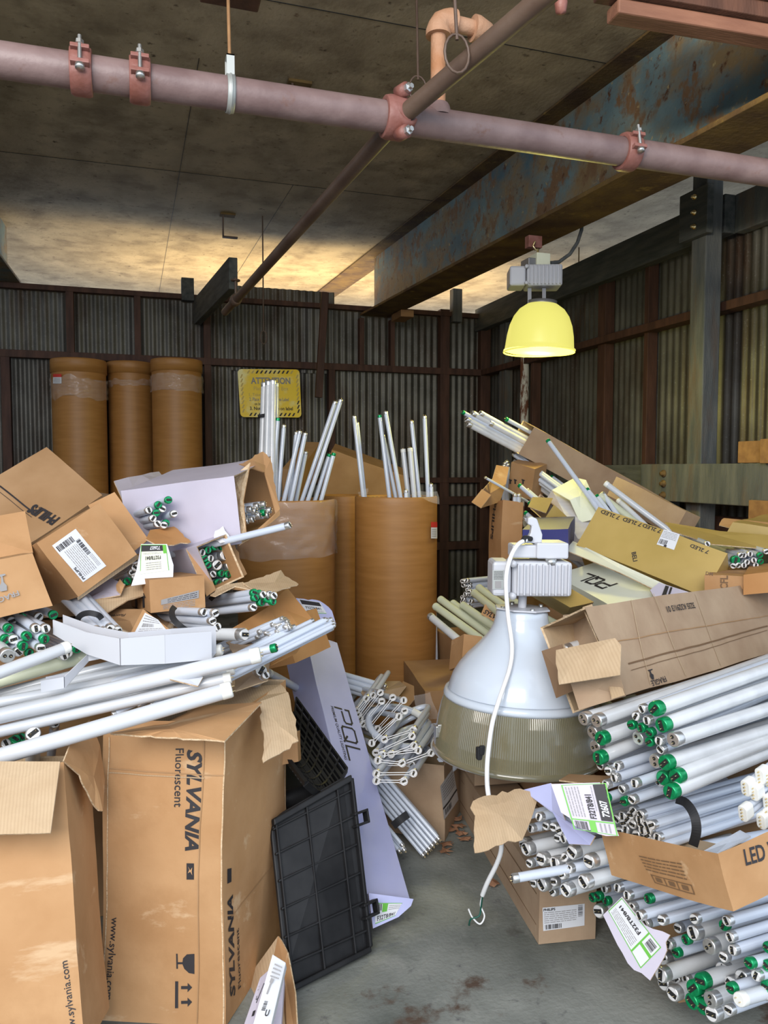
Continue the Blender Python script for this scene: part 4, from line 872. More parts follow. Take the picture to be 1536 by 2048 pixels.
# strapped bundle running down-right
for e,a_ in (((212,1263),(100,1148)),((229,1268),(118,1138)),((222,1258),(110,1140)),((205,1268),(92,1160)),((236,1262),(126,1146)),((196,1262),(84,1166))):
    A=U(*e,2.14+random.uniform(-.012,.012)); B=toward(A,a_[0]-60,a_[1]-65,1.2); tube(A,B-A,'T8s','thin silver-capped tube in the strapped bundle sloping under the label carton','strapped bundle below the label carton')
def strap(label,pts,w=.014,t=.003,mt='strap'):
    P=smooth([U(*p) for p in pts],6); mb=MB(); n=len(P); vs=[]
    for i in range(n):
        d=(P[min(i+1,n-1)]-P[max(i-1,0)]).normalized(); v=(CAM-P[i]).normalized(); s=d.cross(v).normalized()*w; vs+=[P[i]-s,P[i]+s,P[i]+s-v*t,P[i]-s-v*t]
    fs=[(4*i+a,4*i+(a+1)%4,4*i+4+(a+1)%4,4*i+4+a) for i in range(n-1) for a in range(4)]; mb.add(vs,fs+[(0,3,2,1),(4*n-4,4*n-3,4*n-2,4*n-1)],0,False)
    single('strap',mb,mt,label,'strap')
strap('black strap round the sloping bundle below the label carton',[(152,1246,2.2),(160,1232,2.16),(176,1226,2.13),(196,1230,2.13),(204,1238,2.16)],.008)
cluster([(1045,190,'T8s'),(1105,195,'T8s'),(1090,235,'T8s'),(1115,265,'T8s'),(1060,215,'T8s',2.42)],((430,1228,2.3),(250,1217,2.85)),0,'in the strapped bundle in the middle of the left heap','strapped bundle in the middle of the left heap',2.56,0,1150,2.32,jit=.01)
cluster([(1255,305,'T12s')],((490,1268,2.3),(250,1268,2.6)),0,'lying alone above the fattest white tube','single lamp above the fat tubes',2.56,0,1150,2.28)
strap('black strap round the middle bundle of the left heap',[(350,1213,2.42),(344,1222,2.36),(346,1236,2.31),(358,1250,2.29),(374,1262,2.3)],.009)
cluster([(1310,115,'T8g'),(1340,140,'T8g'),(1372,122,'T8g'),(1400,135,'T8g'),(1305,90,'T8g'),(1385,100,'T8s'),(1350,100,'T8s'),(1405,105,'T8s'),(1330,95,'T8g'),(1300,165,'T8s',2.42)],((510,1200,2.5),(350,1222,3.0)),0,'in the bundle under the ragged corrugated flap','bundle under the ragged flap',2.56,0,1150,2.52,jit=.012)
strap('black strap round the green-capped bundle under the ragged flap',[(420,1200,2.7),(428,1192,2.66),(440,1188,2.66)],.008)
cluster([(640,645,'T5s'),(700,655,'T5s'),(740,680,'T5s'),(620,685,'T5s'),(780,550,'T5s'),(760,580,'T5s'),(800,590,'T5s'),(840,570,'T5s'),(870,535,'T5s'),(890,552,'T5s'),(860,612,'T5s'),(830,605,'T5s'),(800,640,'T5s'),(872,600,'T5s'),(848,665,'T5s'),(905,590,'T5s'),(862,560,'T5s'),(820,545,'T5s'),(845,525,'T5s'),(915,605,'T5s')],((560,1250,2.45),(400,1320,2.6)),0,'in the dark-ended bundle left of the pair of thin bundles','first thin lamp bundle',4.518,380,1120,2.42,L=.6,jit=.01)
cluster([(1205,555,'T5s'),(1240,540,'T5s'),(1280,535,'T5s'),(1235,590,'T5s'),(1300,565,'T5s'),(1270,600,'T5s'),(1305,590,'T5s'),(1220,570,'T5s'),(1265,565,'T5s'),(1250,615,'T5s'),(1290,615,'T5s'),(1225,535,'T5s'),(1115,545,'T5s',2.5),(950,600,'T5s',2.46)],((665,1243,2.5),(500,1325,2.3)),0,'in the bundle reaching to the top of the leaning white carton','second thin lamp bundle',4.518,380,1120,2.5,jit=.008,L=.62)
tube(U(553,1295,2.22),U(450,1320,2.25)-U(553,1295,2.22),'T8g','thin green-capped tube poking out beside the fattest white tube','single')
# fat white tubes to the left edge
def ft(a,b,k,lab,L=None,da=0): 
    A=U(*a); B=U(*b); tube(A,B-A,k,lab,None,L=L)
for a,b,k,lab in (((521,1309,2.10),(0,1432,2.02),'BIG','fattest white tube crossing the left heap, ending beside the green cap'),((462,1355,2.12),(0,1463,2.02),'LED','white-capped tube second from the bottom in the left heap'),((464,1378,2.02),(0,1513,1.9),'BIG','lowest fat white tube lying across the two tan cartons'),((468,1338,2.2),(0,1462,2.12),'LED','white tube just under the fattest one in the left heap'),((444,1299,2.2),(0,1395,2.2),'LED','metal-ended white tube under the bent channel'),((440,1312,2.22),(0,1420,2.1),'T8s','slim tube below the bent channel'),((175,1312,2.25),(0,1362,2.15),'CRM','white glass tube at left behind the narrow folded strip'),((300,1350,2.2),(0,1405,2.06),'LED','white tube partly hidden by the narrow folded strip'),((138,1293,2.0),(0,1345,1.86),'LED','white tube end resting below the green-capped stack at left edge'),((300,1312,2.26),(0,1388,2.2),'LED','white tube behind the folded strip')):
    ft(a,b,k,lab)
ft((527,1341,2.45),(500,1360,2.5),'T12s','thick tube end beside the top flap of the front carton',) if False else None
A=U(523,1341,2.4); tube(A,U(492,1368,2.55)-A,'T12s','thick white-faced lamp end nosing out above the front carton flap',None,L=1.2)
A=U(532,1350,2.38); tube(A,U(500,1378,2.52)-A,'T8s','thin lamp end tucked beside the thick one above the front carton flap',None)
A=U(536,1345,2.95); tube(A,U(575,1366,3.15)-A,'LED','white tube bridging from the left heap to the leaning white carton',None,L=.6)
cluster([(80,838,'T8g'),(60,850,'T8g'),(110,830,'T8g'),(170,810,'T12s',2.0),(280,760,'T8s'),(30,860,'T8s')],((60,1480,2.1),(60,1560,2.3)),0,'dropped upright in the lower left carton','lamps inside the lower left carton',2.56,0,1150,2.1,L=.6)
cluster([(1010,700,'T8g'),(1025,705,'T8g')],((395,1420,2.2),(395,1500,2.3)),0,'standing inside the front carton behind its top flap','lamps inside the front carton',2.56,0,1150,2.25,L=.6)
# inside open cartons
ddx=(-L4.a).normalized()
for x,y,k in ((140,930,'T8s'),(190,955,'T8s'),(230,935,'T8s'),(270,925,'T8s'),(305,960,'T8s'),(155,990,'T8s'),(240,990,'T8s'),(270,975,'T8g'),(200,1015,'T8s'),(170,1025,'T8s'),(215,965,'T8s'),(290,990,'T8s')):
    px,py=440+x/3,700+y/3; u=(px-484)/60; tube(U(px,py,2.80+.12*u),L4.a+V(random.uniform(-.02,.02),0,0),k,KN[k]+' in the torn open end of the long white carton','lamps in the white carton '+k)
for x,y,k in ((1215,1275,'T8s'),(1250,1260,'T8g'),(1290,1240,'T8g'),(1340,1240,'T8g'),(1350,1290,'T12s'),(1265,1310,'T8s'),(1305,1350,'T12s'),(1385,1350,'T12s'),(1250,1350,'T8g'),(1280,1405,'T8s'),(1330,1400,'T8g'),(1370,1405,'T8g'),(1415,1405,'T8g'),(1310,1455,'T8g'),(1355,1445,'T8s'),(1230,1310,'T8g')):
    px,py=x/3,680+y/3; tube(U(px,py,2.70+(px-430)/60*.1),L5.a,k,KN[k]+' in the open carton below the long white one','lamps in the lower open carton '+k,L=.7)
cluster([(1160,180,'T8g'),(1235,145,'T8g'),(1090,220,'T8s'),(1190,210,'T8s'),(1275,245,'T8s'),(1145,240,'T8g'),(1120,280,'T8s'),(1155,320,'T8s'),(1215,315,'T8g'),(1200,330,'T8s')],((320,1010,2.72),(230,1040,3.3)),0,'poking out before the side of the long white carton','lamps beside the white carton',3.657,0,960,2.66,jit=.04)
cluster([(985,590,'T8s'),(970,675,'T8s'),(935,740,'T8g'),(990,640,'T8s'),(990,700,'T8s')],((262,1145,2.5),(180,1185,2.9)),0,'between the label carton and the cream flap','lamps beside the cream flap',3.657,0,960,2.52,jit=.01,L=.9)
A=U(580,1050,2.62); tube(A,U(400,1095,2.72)-A,'T8s','single lamp lying under the torn mouth of the long white carton',None)

# ================= leaning white PQL carton and black totes =================
K=carton('tall leaning lavender-white carton with big black logo letters',[(738,1787),(826,1797),(612,1288),(742,1858)],[2.46,2.50,3.3,2.6],fit=.12,mt='whitebox',inner='card',amp=.004,open_=('b1',)) if False else None
O,b,a,n=recto((735,1787),2.5,(613,1285),3.32,(826,1798),.15); a=a*.92
K=carton('tall leaning lavender-white carton with big black logo letters',None,vecs=(O,a,b*1.06,n),mt='bluebox',inner='card',amp=.004,open_=('b1',))
print('PQL dims',a.length,b.length,'z0',min(O.z,(O+n*.16).z))
f=K.face('c0'); mb=MB()
let(K.root,f,'PREMIUM QUALITY LIGHTING',(661,1411),(690,1519),1.,.012); mb=MB()
# logo letters built from strokes in (s along, t across)
A0=f.at(670,1414); A1=f.at(698,1519); dd=(A1-A0).normalized(); uu=f.n.cross(dd); Ln=(A1-A0).length; hh=Ln*.30; 
def stroke(pts,w=.0085):
    for p,q in zip(pts,pts[1:]):
        P0=A0+dd*p[0]*Ln+uu*p[1]*hh; P1=A0+dd*q[0]*Ln+uu*q[1]*hh; s=(P1-P0).normalized(); m_=f.n.cross(s)*w/2; P0=P0-s*w/2; P1=P1+s*w/2
        mb.add([f.warp(x)+f.n*.0016 for x in (P0-m_,P1-m_,P1+m_,P0+m_)],[(0,1,2,3)])
stroke([(.0,0),(.0,.45)]); stroke([(0,.95),(.24,.95),(.28,.85),(.28,.5),(.24,.42),(.06,.42)]); stroke([(0,.95),(0,.72)]); part('logo_letter',mb,'ink',K.root); mb=MB()
stroke([(.40,.08),(.36,.18),(.36,.82),(.40,.95),(.60,.95),(.64,.82),(.64,.18),(.60,.08),(.40,.08)]); stroke([(.55,.30),(.66,.02)]); part('logo_letter',mb,'ink',K.root); mb=MB()
stroke([(.74,.98),(.74,.05),(1.0,.05)]); part('logo_letter',mb,'ink',K.root)
o_,LF=fsheet('end_flap',[(737,1786,2.475),(827,1798,2.52),(822,1812,2.50),(797,1834,2.49),(746,1857,2.43)],['bluebox','card','torn'],K.root)
sticker(K.root,LF,[(750,1848),(790,1831),(804,1806),(748,1806)],[('r',0,0,1,.04,'green'),('r',0,.96,1,1,'green'),('r',.3,.5,.5,1,'green'),('bar',.02,.6,.28,.95,'ink',False),('t','F32T8/841',.1,.1,.9,.35,'ink',.02),('lines',.55,.55,.98,.9,3,'inkgrey')])
o_,LF=fsheet('flap',[(592,1196,3.45),(640,1202,3.4),(664,1222,3.4),(672,1248,3.35),(616,1286,3.28),(600,1240,3.35)],['bluebox','card','torn'],K.root,torn=(0,1))
sticker(K.root,LF,[(612,1226),(654,1228),(640,1205),(596,1198)],[('r',.02,.0,.98,.04,'green'),('r',.05,.62,.95,.95,'ink'),('t','F32T8/841',.15,.3,.85,.5,'ink',.02),('lines',.1,.08,.9,.25,2,'inkgrey')])
# black tote lid (ribbed) standing on edge
def quadgrid(P,u,v): return (P[0]*(1-u)+P[1]*u)*(1-v)+(P[3]*(1-u)+P[2]*u)*v
b0=Zp(585,1988,0)+V(0,0,.006); b1=Zp(742,1908,0)+V(0,0,.006); t1=U(702,1545,2.56); t0=U(548,1634,2.40)
P=[b0,b1,t1,t0+V(0,0,0)]
BL=thing('storage_tote','black ribbed plastic tote side standing on the floor before the white carton','storage tote',b0)
nn=(P[1]-P[0]).cross(P[3]-P[0]).normalized(); nn=nn if nn.dot(CAM-P[0])>0 else -nn
mb=MB(); q=rc([quadgrid(P,-.05,0),P[1],P[2],quadgrid(P,-.05,1)],.05,5); mb.slab(q,-nn,.012); pan=part('panel',mb,'plastic_black',BL,.003)
mb=MB()
for u in (.0,.38,.78):
    mb.para(quadgrid(P,u-.012,.03),quadgrid(P,u+.012,.03)-quadgrid(P,u-.012,.03),quadgrid(P,u-.012,.97)-quadgrid(P,u-.012,.03),nn*.014)
for v in (.12,.27,.43,.59,.75,.9):
    a_=quadgrid(P,-.04,v-.006+.03); mb.para(a_,quadgrid(P,.97,v-.006)-a_,quadgrid(P,-.04,v+.008+.03)-a_,nn*.012)
part('ribs',mb,'plastic_black',BL,.002)
mb=MB()
for (u0,v0,u1,v1) in ((-.04,.95,.97,.995),(.95,.03,.995,.97),(-.04,.005,.97,.04)):
    a_=quadgrid(P,u0,v0); mb.para(a_,quadgrid(P,u1,v0)-a_,quadgrid(P,u0,v1)-a_,nn*.02)
part('rim',mb,'plastic_black',BL,.004)
for u,v in ((1.03,.72),(1.02,.22)):
    c_=quadgrid(P,u,v); mb=MB(); ux=(P[1]-P[0]).normalized(); vx=(P[3]-P[0]).normalized()
    mb.para(c_-ux*.03-vx*.022,ux*.055,vx*.008,nn*.03); mb.para(c_-ux*.03+vx*.014,ux*.055,vx*.008,nn*.03); mb.para(c_+ux*.018-vx*.022,ux*.007,vx*.044,nn*.03); part('latch_clip',mb,'plastic_black',BL,.002)
# tote body behind & lattice lid
mb=MB(); a_=U(560,1560,2.45); 
BT=thing('storage_tote','glossy black tote body lying behind the ribbed tote side','storage tote',U(600,1600,2.6))
P2=[U(560,1640,2.5),U(680,1580,2.62),U(640,1560,2.75),U(545,1575,2.66)]
mb.slab([U(480,1760,2.5),U(705,1690,2.72),U(695,1535,2.9),U(590,1420,3.0),U(520,1500,2.85)],fw,.02); part('panel',mb,'plastic_black',BT,.004)
mb=MB(); mb.tube([U(540,1608,2.56),U(600,1590,2.6),U(660,1566,2.68)],.03,14); part('rolled_rim',mb,'plastic_black',BT)
LG=thing('lattice_crate','black plastic lattice crate lid curling up beside the white carton','crate',U(640,1530,2.6)); mb=MB()
def lg(u,v):
    # curved surface from (575,1440) down to (690,1540)
    p=quadgrid([U(572,1515,2.52),U(612,1568,2.42),U(694,1540,2.66),U(592,1398,2.95)],u,v); return p+V(0,0,-.06)*math.sin(v*math.pi)*1.0+nn*0
for i in range(8):
    for j in range(14):
        if i<7 or True:
            mb.bar(lg(i/7,j/14),lg(i/7,(j+1)/14),.006,.022,up=V(0,-.5,1))
for j in range(15):
    for i in range(7): mb.bar(lg(i/7,j/14),lg((i+1)/7,j/14),.006 if j%3 else .012,.022,up=V(0,-.5,1))
part('lattice',mb,'plastic_black',LG)
t=carton('small tan carton behind the torn flap of the front carton with a red mark',[(596,1524),(560,1532),(594,1462),(602,1518)],[2.5,2.45,2.52,2.6],fit=.3); 

# ================= MIDDLE: CFL carton =================
O=Zp(890,1683,0); 
m1=vbox('open tan carton full of U-shaped lamps beneath the big lamp',(888,1683),(770,1664),(918,1622),.31,open_=('b1',),mt='card_grey')
g=m1.face('a0')
sticker(m1.root,g,[(886,1640),(916,1600),(905,1535),(880,1572)],[('r',0,.3,1,.36,'ink'),('lines',.1,.5,.9,.95,6,'inkgrey'),('bar',.1,.08,.5,.25,'ink',False)])
sheet('flap',[(872,1540,2.98),(906,1518,3.25),(899,1505,3.3),(880,1530,3.1)],['card_pale','card','torn'],m1.root) if False else None
t=thing('tape_scrap','pale blue tape scrap on the rim of the U-lamp carton','tape',U(880,1520,3.0)); sheet('strip',[(874,1518,3.0),(888,1504,3.0),(892,1512,3.0),(886,1524,3.0),(878,1524,3.0)],['glass','glass','glass'],t)
def ulamp(e1,e2,d,lab,back=(25,-40),L=.42):
    A=U(*e1,d); Bq=U(*e2,d+random.uniform(-.03,.03)); 
    dv=(U(e1[0]+back[0],e1[1]+back[1],d+.34)-A).normalized(); t=thing('u_shaped_lamp',lab,'U-shaped fluorescent lamp',A,'U-shaped lamps in the middle carton')
    w=(Bq-A); mb=MB(); r=.0125; c0=A+dv*.03; pts=[A+dv*.015,A+dv*L*.5,A+dv*L]
    for k in range(1,8): th=math.pi*k/8; pts.append(A+dv*L+w*(.5-.5*math.cos(th))+dv*w.length*.5*math.sin(th))
    pts+=[Bq+dv*L,Bq+dv*L*.5,Bq+dv*.015]; mb.tube(pts,r,14); part('glass_tube',mb,'glass',t)
    for P_ in (A,Bq):
        mb=MB(); mb.lathe([(.0132,.02),(.0132,.003),(.012,0)],18,org=P_,axis=dv); mb.disc(P_,-dv,.0122,18,1); cp=part('end_cap',mb,['cap','capface'],t)
        m=MB(); x=dv.orthogonal().normalized(); x=(x+dv.cross(x)*random.uniform(-1,1)).normalized(); y=dv.cross(x); m.para(P_-x*.008-y*.0035-dv*.001,x*.016,y*.007,-dv*.001); 
        for s in(-1,1): m.lathe([(.0014,0),(.0014,.007),(0,.0075)],8,org=P_+x*s*.0045,axis=-dv,mi=1)
        part('contact_pins',m,['black','brass'],cp)
    mb=MB(); wd=w.normalized(); s=dv.cross(wd).normalized()*.004
    for sg in (1,-1): mb.tube([A-dv*.002+s*3*sg,A+wd*.02-dv*.004+s*sg,Bq-wd*.02-dv*.004+s*sg,Bq-dv*.002+s*3*sg],.0016,6)
    for P_ in (A,Bq): mb.lathe([(.0134,.0),(.0148,.0),(.0148,-.004),(.0134,-.004),(.0134,0)],18,org=P_,axis=dv)
    part('spacer_wire',mb,'cable',t)
Z6=lambda x,y:(690+x/5.25,1330+y/5.25)
for i,(p,q,d,lb) in enumerate((((370,290),(160,560),3.3,0),((385,380),(190,620),3.26,0),((500,340),(250,655),3.24,0),((615,370),(340,670),3.2,0),((625,480),(320,740),3.14,0),((565,540),(280,820),3.1,0),((720,680),(415,780),3.05,0),((705,745),(325,920),3.0,0),((725,845),(485,935),2.98,0),((770,895),(390,940),2.94,0),((905,920),(600,1030),2.92,0),((720,1135),(330,1140),2.86,0),((620,1220),(330,1215),2.82,0),((225,350),(120,480),3.34,0),((295,315),(140,520),3.34,0),((600,1030),(345,1000),2.9,0),((700,1045),(380,1040),3.0,0))):
    p=Z6(*p);q=Z6(*q); ulamp(p,q,d,'U-shaped fluorescent lamp with white spacer wire in the carton by the middle drum',back=(34,-50) if i>5 else (-40,-8),L=.3)
def circ(c,r,n,lab,a0=0,a1=2*math.pi):
    c=U(*c); n=Vector(n).normalized(); x=n.orthogonal().normalized(); y=n.cross(x); t=thing('circular_lamp',lab,'circular fluorescent lamp',c)
    mb=MB(); mb.tube([c+(x*math.cos(k)+y*math.sin(k))*r for k in [a0+(a1-a0)*i/40 for i in range(41)]],.0145,16); part('glass_tube',mb,'glass',t)
    mb=MB(); p=c+(x*math.cos(a0-.1)+y*math.sin(a0-.1))*r; mb.tube([c+(x*math.cos(k)+y*math.sin(k))*r for k in (a1,a1+.1,a1+.2,a1+.3)],.016,12); part('connector',mb,'capwhite',t)
circ((800,1452,3.25),.135,(.1,-.35,1),'ring-shaped lamp looping over the U-shaped lamps',0,6.0)
circ((868,1500,3.3),.12,(-.3,-.5,.8),'second ring-shaped lamp tucked under the big lamp rim',0,6.0)
t=thing('carton','grey-brown open carton mouth lying before the foot of the middle drum','carton',U(850,1400,3.5))
sheet('panel',[(736,1362,3.75),(800,1362,3.7),(812,1372,3.5),(784,1408,3.4),(740,1412,3.4),(722,1385,3.5)],['card_grey','card_grey','torn'],t)
sheet('panel',[(806,1362,3.62),(828,1372,3.58),(829,1398,3.5),(814,1416,3.45),(790,1400,3.5)],['drum_in','card_grey','torn'],t)
film_patch('plastic_film',[(826,1388,3.5),(858,1385,3.5),(872,1440,3.4),(832,1440,3.4)],'clear plastic tray standing against the foot of the front drum',9)
for i,(x,y) in enumerate(((742,1365),(730,1372),(720,1380),(745,1378),(735,1392))): tube(U(x+30,y+8,3.55),U(x-40,y-12,3.6)-U(x+30,y+8,3.55),'T8s','thin silver-capped tube behind the U-shaped lamps at the drum foot','lamps at the drum foot',L=.28)
# strapped bundle on floor
dv=(U(780,1600,2.9)-U(865,1700,2.78)).normalized()
for i in range(4):
    for j in range(6):
        x=848+j*6.2-i*1.5; y=1712-j*6.5-i*3; tube(U(x,y,2.92+i*.022+ (5-j)*.012-.05),dv,'T5s','pencil-thin tube in the strapped bundle on the floor by the white carton','thin bundle on the floor',L=.58)
strap('black strap round the thin bundle on the floor',[(786,1652,2.86),(800,1640,2.85),(816,1628,2.87)],.014)
for x,y in ((806,1692),(800,1704),(810,1702)): tube(U(x,y,2.85),dv,'T5s','pencil-thin tube poking out low from behind the white carton','thin lamps behind the white carton',L=.5)

# ================= RIGHT: long cartons on the floor =================
O=Zp(1078,1890,0); A_=Zp(1190,1878,0); C_=Zp(905,1598,0)
a=A_-O; c_=C_-O; c_=c_-a*(c_.dot(a)/a.dot(a)); c_=c_.normalized()*1.22
R1=carton('long tan carton on the floor with a white shipping label on its end',None,vecs=(O+V(0,0,.001),a,V(0,0,.20),c_),mt='card_grey',amp=.004)
f=R1.face('c0')
sticker(R1.root,f,[(1087,1862),(1168,1850),(1168,1806),(1085,1815)],[('t','PHILIPS',.02,.85,.3,.96,'ink',.03),('lines',.03,.3,.8,.82,6,'inkgrey'),('bar',.05,.05,.45,.25,'ink',False),('bar',.84,.45,.95,.98,'ink',True)])
g=R1.face('a0'); mb=MB()
for k in (.25,.75): 
    P0=R1.O+V(0,0,.2*k)+R1.c*.02; mb.para(P0-R1.a.normalized()*.0015,R1.c*.9,V(0,0,.0025),R1.a.normalized()*.001)
part('printed_lines',mb,'inkbrown',R1.root)
R2=carton('long tan carton beside the labelled floor carton under the big lamp',None,vecs=(O+a*1.05+c_.normalized()*.45+V(0,0,.001),a*1.1,V(0,0,.33),c_*.72),mt='card_brown')
R3=carton('brown carton behind the U-lamp carton beneath the big lamp',None,vecs=(O+c_.normalized()*.72+V(0,0,.215)+a*.0,a*1.4,V(0,0,.15),c_*.4),mt='card_grey')
R4=carton('dark printed carton deep under the big lamp',None,vecs=(Zp(905,1600,0)+V(.0,.35,.001),V(.35,-.05,0),V(0,0,.4),V(.1,.6,0)),mt='card_brown')
# supporting cartons of the right heap
plain('brown carton under the right lamp heap at the lower right corner',1.42,1.72,.001,.9,.5,.34,-.1)
plain('brown carton buried under the strapped right lamp bundle',1.75,2.25,.001,1.0,.6,.62,-.05)
plain('brown carton under the long tan carton on the right',2.0,2.95,.001,1.2,.5,.85,0)
plain('brown carton at the base of the far right heap',2.5,3.55,.001,1.2,.8,.85,0)
plain('brown carton in the far right heap by the corner',2.75,4.5,.001,1.0,1.2,.95,0)
plain('low brown carton behind the big lamp',1.75,3.7,.001,.65,.7,.5,0)

# ---------- the big lamp ----------
BD=2.72; kk=BD/F; ax=(U(1046,1100,BD)-U(1030,1480,BD)).normalized(); ax=(ax+fw*-.02).normalized()
B0=U(1031,1502,BD+.0)
big=thing('high_bay_lamp','large unlit white dome lamp with clear ribbed skirt standing in the middle','high bay lamp',B0)
# profile: y distance from base in px -> r px
pf=[(r*.98,113+(z-118)*.816) for r,z in [(143,118),(141,140),(134,165),(121,192),(104,216),(86,238),(72,258),(62,275),(56,292),(53,310),(52,322),(48,328),(0,330)]]
mb=MB(); mb.lathe([(r*kk,z*kk) for r,z in pf],96,org=B0,axis=ax); part('reflector_dome',mb,'enamel',big)
mb=MB(); mb.lathe([(136*kk,109*kk),(147*kk,107*kk),(149*kk,113*kk),(146*kk,121*kk),(140*kk,123*kk),(138*kk,115*kk)],96,org=B0,axis=ax); part('clamp_band',mb,'enamel',big)
mb=MB(); mb.lathe([(146*kk,109*kk),(152*kk,88*kk),(157*kk,62*kk),(161*kk,34*kk),(163*kk,8*kk)],480,org=B0,axis=ax,rib=.0014,smooth=False)
mb.lathe([(143*kk,107*kk),(154*kk,62*kk),(159*kk,10*kk)],96,org=B0,axis=ax); part('ribbed_skirt',mb,'acrylic',big)
mb=MB(); mb.lathe([(161*kk,12*kk),(168*kk,8*kk),(170*kk,2*kk),(166*kk,-2*kk),(100*kk,-8*kk),(1e-4,-10*kk)],96,org=B0,axis=ax); part('skirt_rim',mb,'acrylic',big)
def onrim(px,py): return U(px,py,BD)
for px,py,dd in ((962,1506,BD-.235),(1150,1520,BD-.21),(878,1462,BD-.05)):
    c=U(px,py,dd); mb=MB(); mb.box(c,(.03,.02,.04)); mb.box(c+V(0,-.008,.012),(.018,.012,.03)); part('rim_clip',mb,'strap' if px!=878 else 'zinc',big,.003)
mb=MB(); t0=B0+ax*285*kk; mb.lathe([(0,.006),(.10,.006),(.10,0),(0,0)],8,org=t0,axis=ax,smooth=False); pl=part('top_plate',mb,'castwhite',big,.002)
for a_ in (0,1.57,3.14,4.7):
    mb=MB(); mb.lathe([(0,.014),(.008,.013),(.008,.004)],8,org=t0+V(math.cos(a_),math.sin(a_),0)*.075,axis=ax); part('screw',mb,'zinc',pl)
mb=MB(); mb.tube([t0,t0+ax*.075],.015,16); part('stem',mb,'castwhite',big)
hc=U(1076,1153,BD-.02); a1=V(math.cos(-.30),math.sin(-.30),0)*1; a1=(a1-V(0,0,.01)).normalized(); a2=V(0,0,1).cross(a1); az=a1.cross(a2)
ho=ballast(big,hc,a1,a2,az,.205,.12,.15)
mb=MB(); cc=hc-a1*.135; mb.para(cc-a1*.035-a2*.07-az*.06,a1*.065,a2*.13,az*.12); part('end_cover',mb,'castwhite',big,.012)
CF=Face(cc-a2*.0705,-a2); sticker(big,CF,[(985,1178),(1008,1178),(1008,1140),(985,1140)],[('lines',.1,.5,.9,.95,6,'ink'),('r',.2,.05,.75,.42,'inkgrey')],base='hanger',name='rating_label',off=.003)
for z in(-.055,.055):
    mb=MB(); mb.lathe([(0,-.016),(.012,-.014),(.012,.014),(0,.016)],12,org=hc-a1*.105-a2*.085+az*z,axis=a2); part('screw',mb,'castwhite',big)
bc=hc+az*.09
mb=MB(); mb.para(bc-a1*.10-a2*.05-az*.02,a1*.10,a2*.1,az*.045); mb.para(bc-a1*.02-a2*.065-az*.02,a1*.11,a2*.13,az*.055); br=part('mounting_bracket',mb,'castwhite',big,.006)
mb=MB(); mb.lathe([(0,0),(.02,0),(.02,-.02),(0,-.02)],12,org=bc+a1*.03-a2*.06-az*.02,axis=az); part('bolt',mb,'zinc',br)
hq=U(1064,1085,BD-.03)
mb=MB(); vs=[(-.028,0),(.028,0),(.030,.03),(.010,.085),(-.006,.092),(-.022,.088),(-.022,.066),(-.008,.06),(-.012,.035)]
mb.slab([hq+a1*x+az*z for x,z in vs],-a2,.03); part('hanging_hook',mb,'castwhite',big,.004)
# cable
pts=[(1052,1080,BD-.09),(1035,1090,BD-.12),(1020,1118,BD-.14),(1012,1160,BD-.15),(1016,1230,BD-.14),(1024,1290,BD-.16),(1020,1335,BD-.2),(1000,1395,BD-.27),(985,1445,BD-.29),(977,1500,BD-.31),(974,1545,BD-.33),(977,1590,2.33),(992,1640,2.36),(1003,1688,2.38),(996,1722,2.40),(975,1765,2.44),(965,1790,2.47)]
P=[U(*p) for p in pts]
mb=MB(); mb.tube(smooth(P),.0075,12); cb=part('power_cable',mb,'cable',big)
mb=MB(); mb.tube(smooth([P[-1],U(961,1810,2.5),U(969,1832,2.5),U(960,1848,2.5),U(945,1835,2.5),U(937,1818,2.5)]),.0028,8); part('white_wire',mb,'cable',cb)
M['wiregreen']=mat('green_wire',(.01,.10,.07),rough=.4)
mb=MB(); mb.tube(smooth([P[-1],U(962,1815,2.5),U(958,1832,2.5),U(942,1838,2.5),U(938,1850,2.52)]),.0028,8); part('green_wire',mb,'wiregreen',cb)
mb=MB(); mb.tube(smooth([U(1062,1078,BD-.07),U(1050,1076,BD-.09),U(1046,1084,BD-.1)]),.009,10); part('cable_sleeve',mb,'strap',cb)

# ---------- right long tan carton ----------
R5=carton('very long tan carton slanting in from the right edge, flaps open at its left end',None,vecs=recto((1243,1392),2.25,(1700,1262),3.5,(1172,1213),.19),open_=('a0',),mt='card_grey',amp=.007,sub=12)
f=R5.face('c0'); let(R5.root,f,'3235 K3291/3 01',(1386,1206),(1330,1216),1.,.012,m='ink',off=.003); let(R5.root,f,'FRAGILE',(1328,1352),(1300,1362),1.,.01,m='ink',off=.003)
strip(R5.root,f,(1257,1327),(1534,1253),.005); strip(R5.root,f,(1262,1340),(1534,1262),.002)
mb=MB(); poly(mb,f,[(1294,1340),(1304,1337),(1304,1339),(1300,1341),(1302,1346),(1306,1349),(1307,1358),(1303,1359),(1299,1352),(1299,1347),(1298,1342)],off=.003); part('fragile_symbol',mb,'ink',R5.root)
for x,x2 in ((1262,1300),(1305,1370),(1390,1440)): strip(R5.root,f,(x,1200 if x<1300 else 1190),(x2,1385-(x2-1243)*.28),.003,nm='fold_crease',m='card_pale')
strip(R5.root,f,(1215,1285),(1534,1232),.003,nm='fold_crease',m='card_brown')
sheet('flap',[(1112,1300,2.28),(1230,1276,2.2),(1242,1290,2.18),(1240,1350,2.14),(1118,1369,2.22)],['card_pale','card_grey','torn'],R5.root,torn=(4,),bend=.008)
sheet('flap',[(1138,1356,2.3),(1238,1345,2.22),(1252,1392,2.24),(1158,1420,2.24)],['card_grey','card_grey','torn'],R5.root)
sheet('flap',[(1083,1302,2.42),(1125,1288,2.4),(1150,1380,2.32),(1112,1396,2.36)],['inkbrown','card_brown','torn'],R5.root)
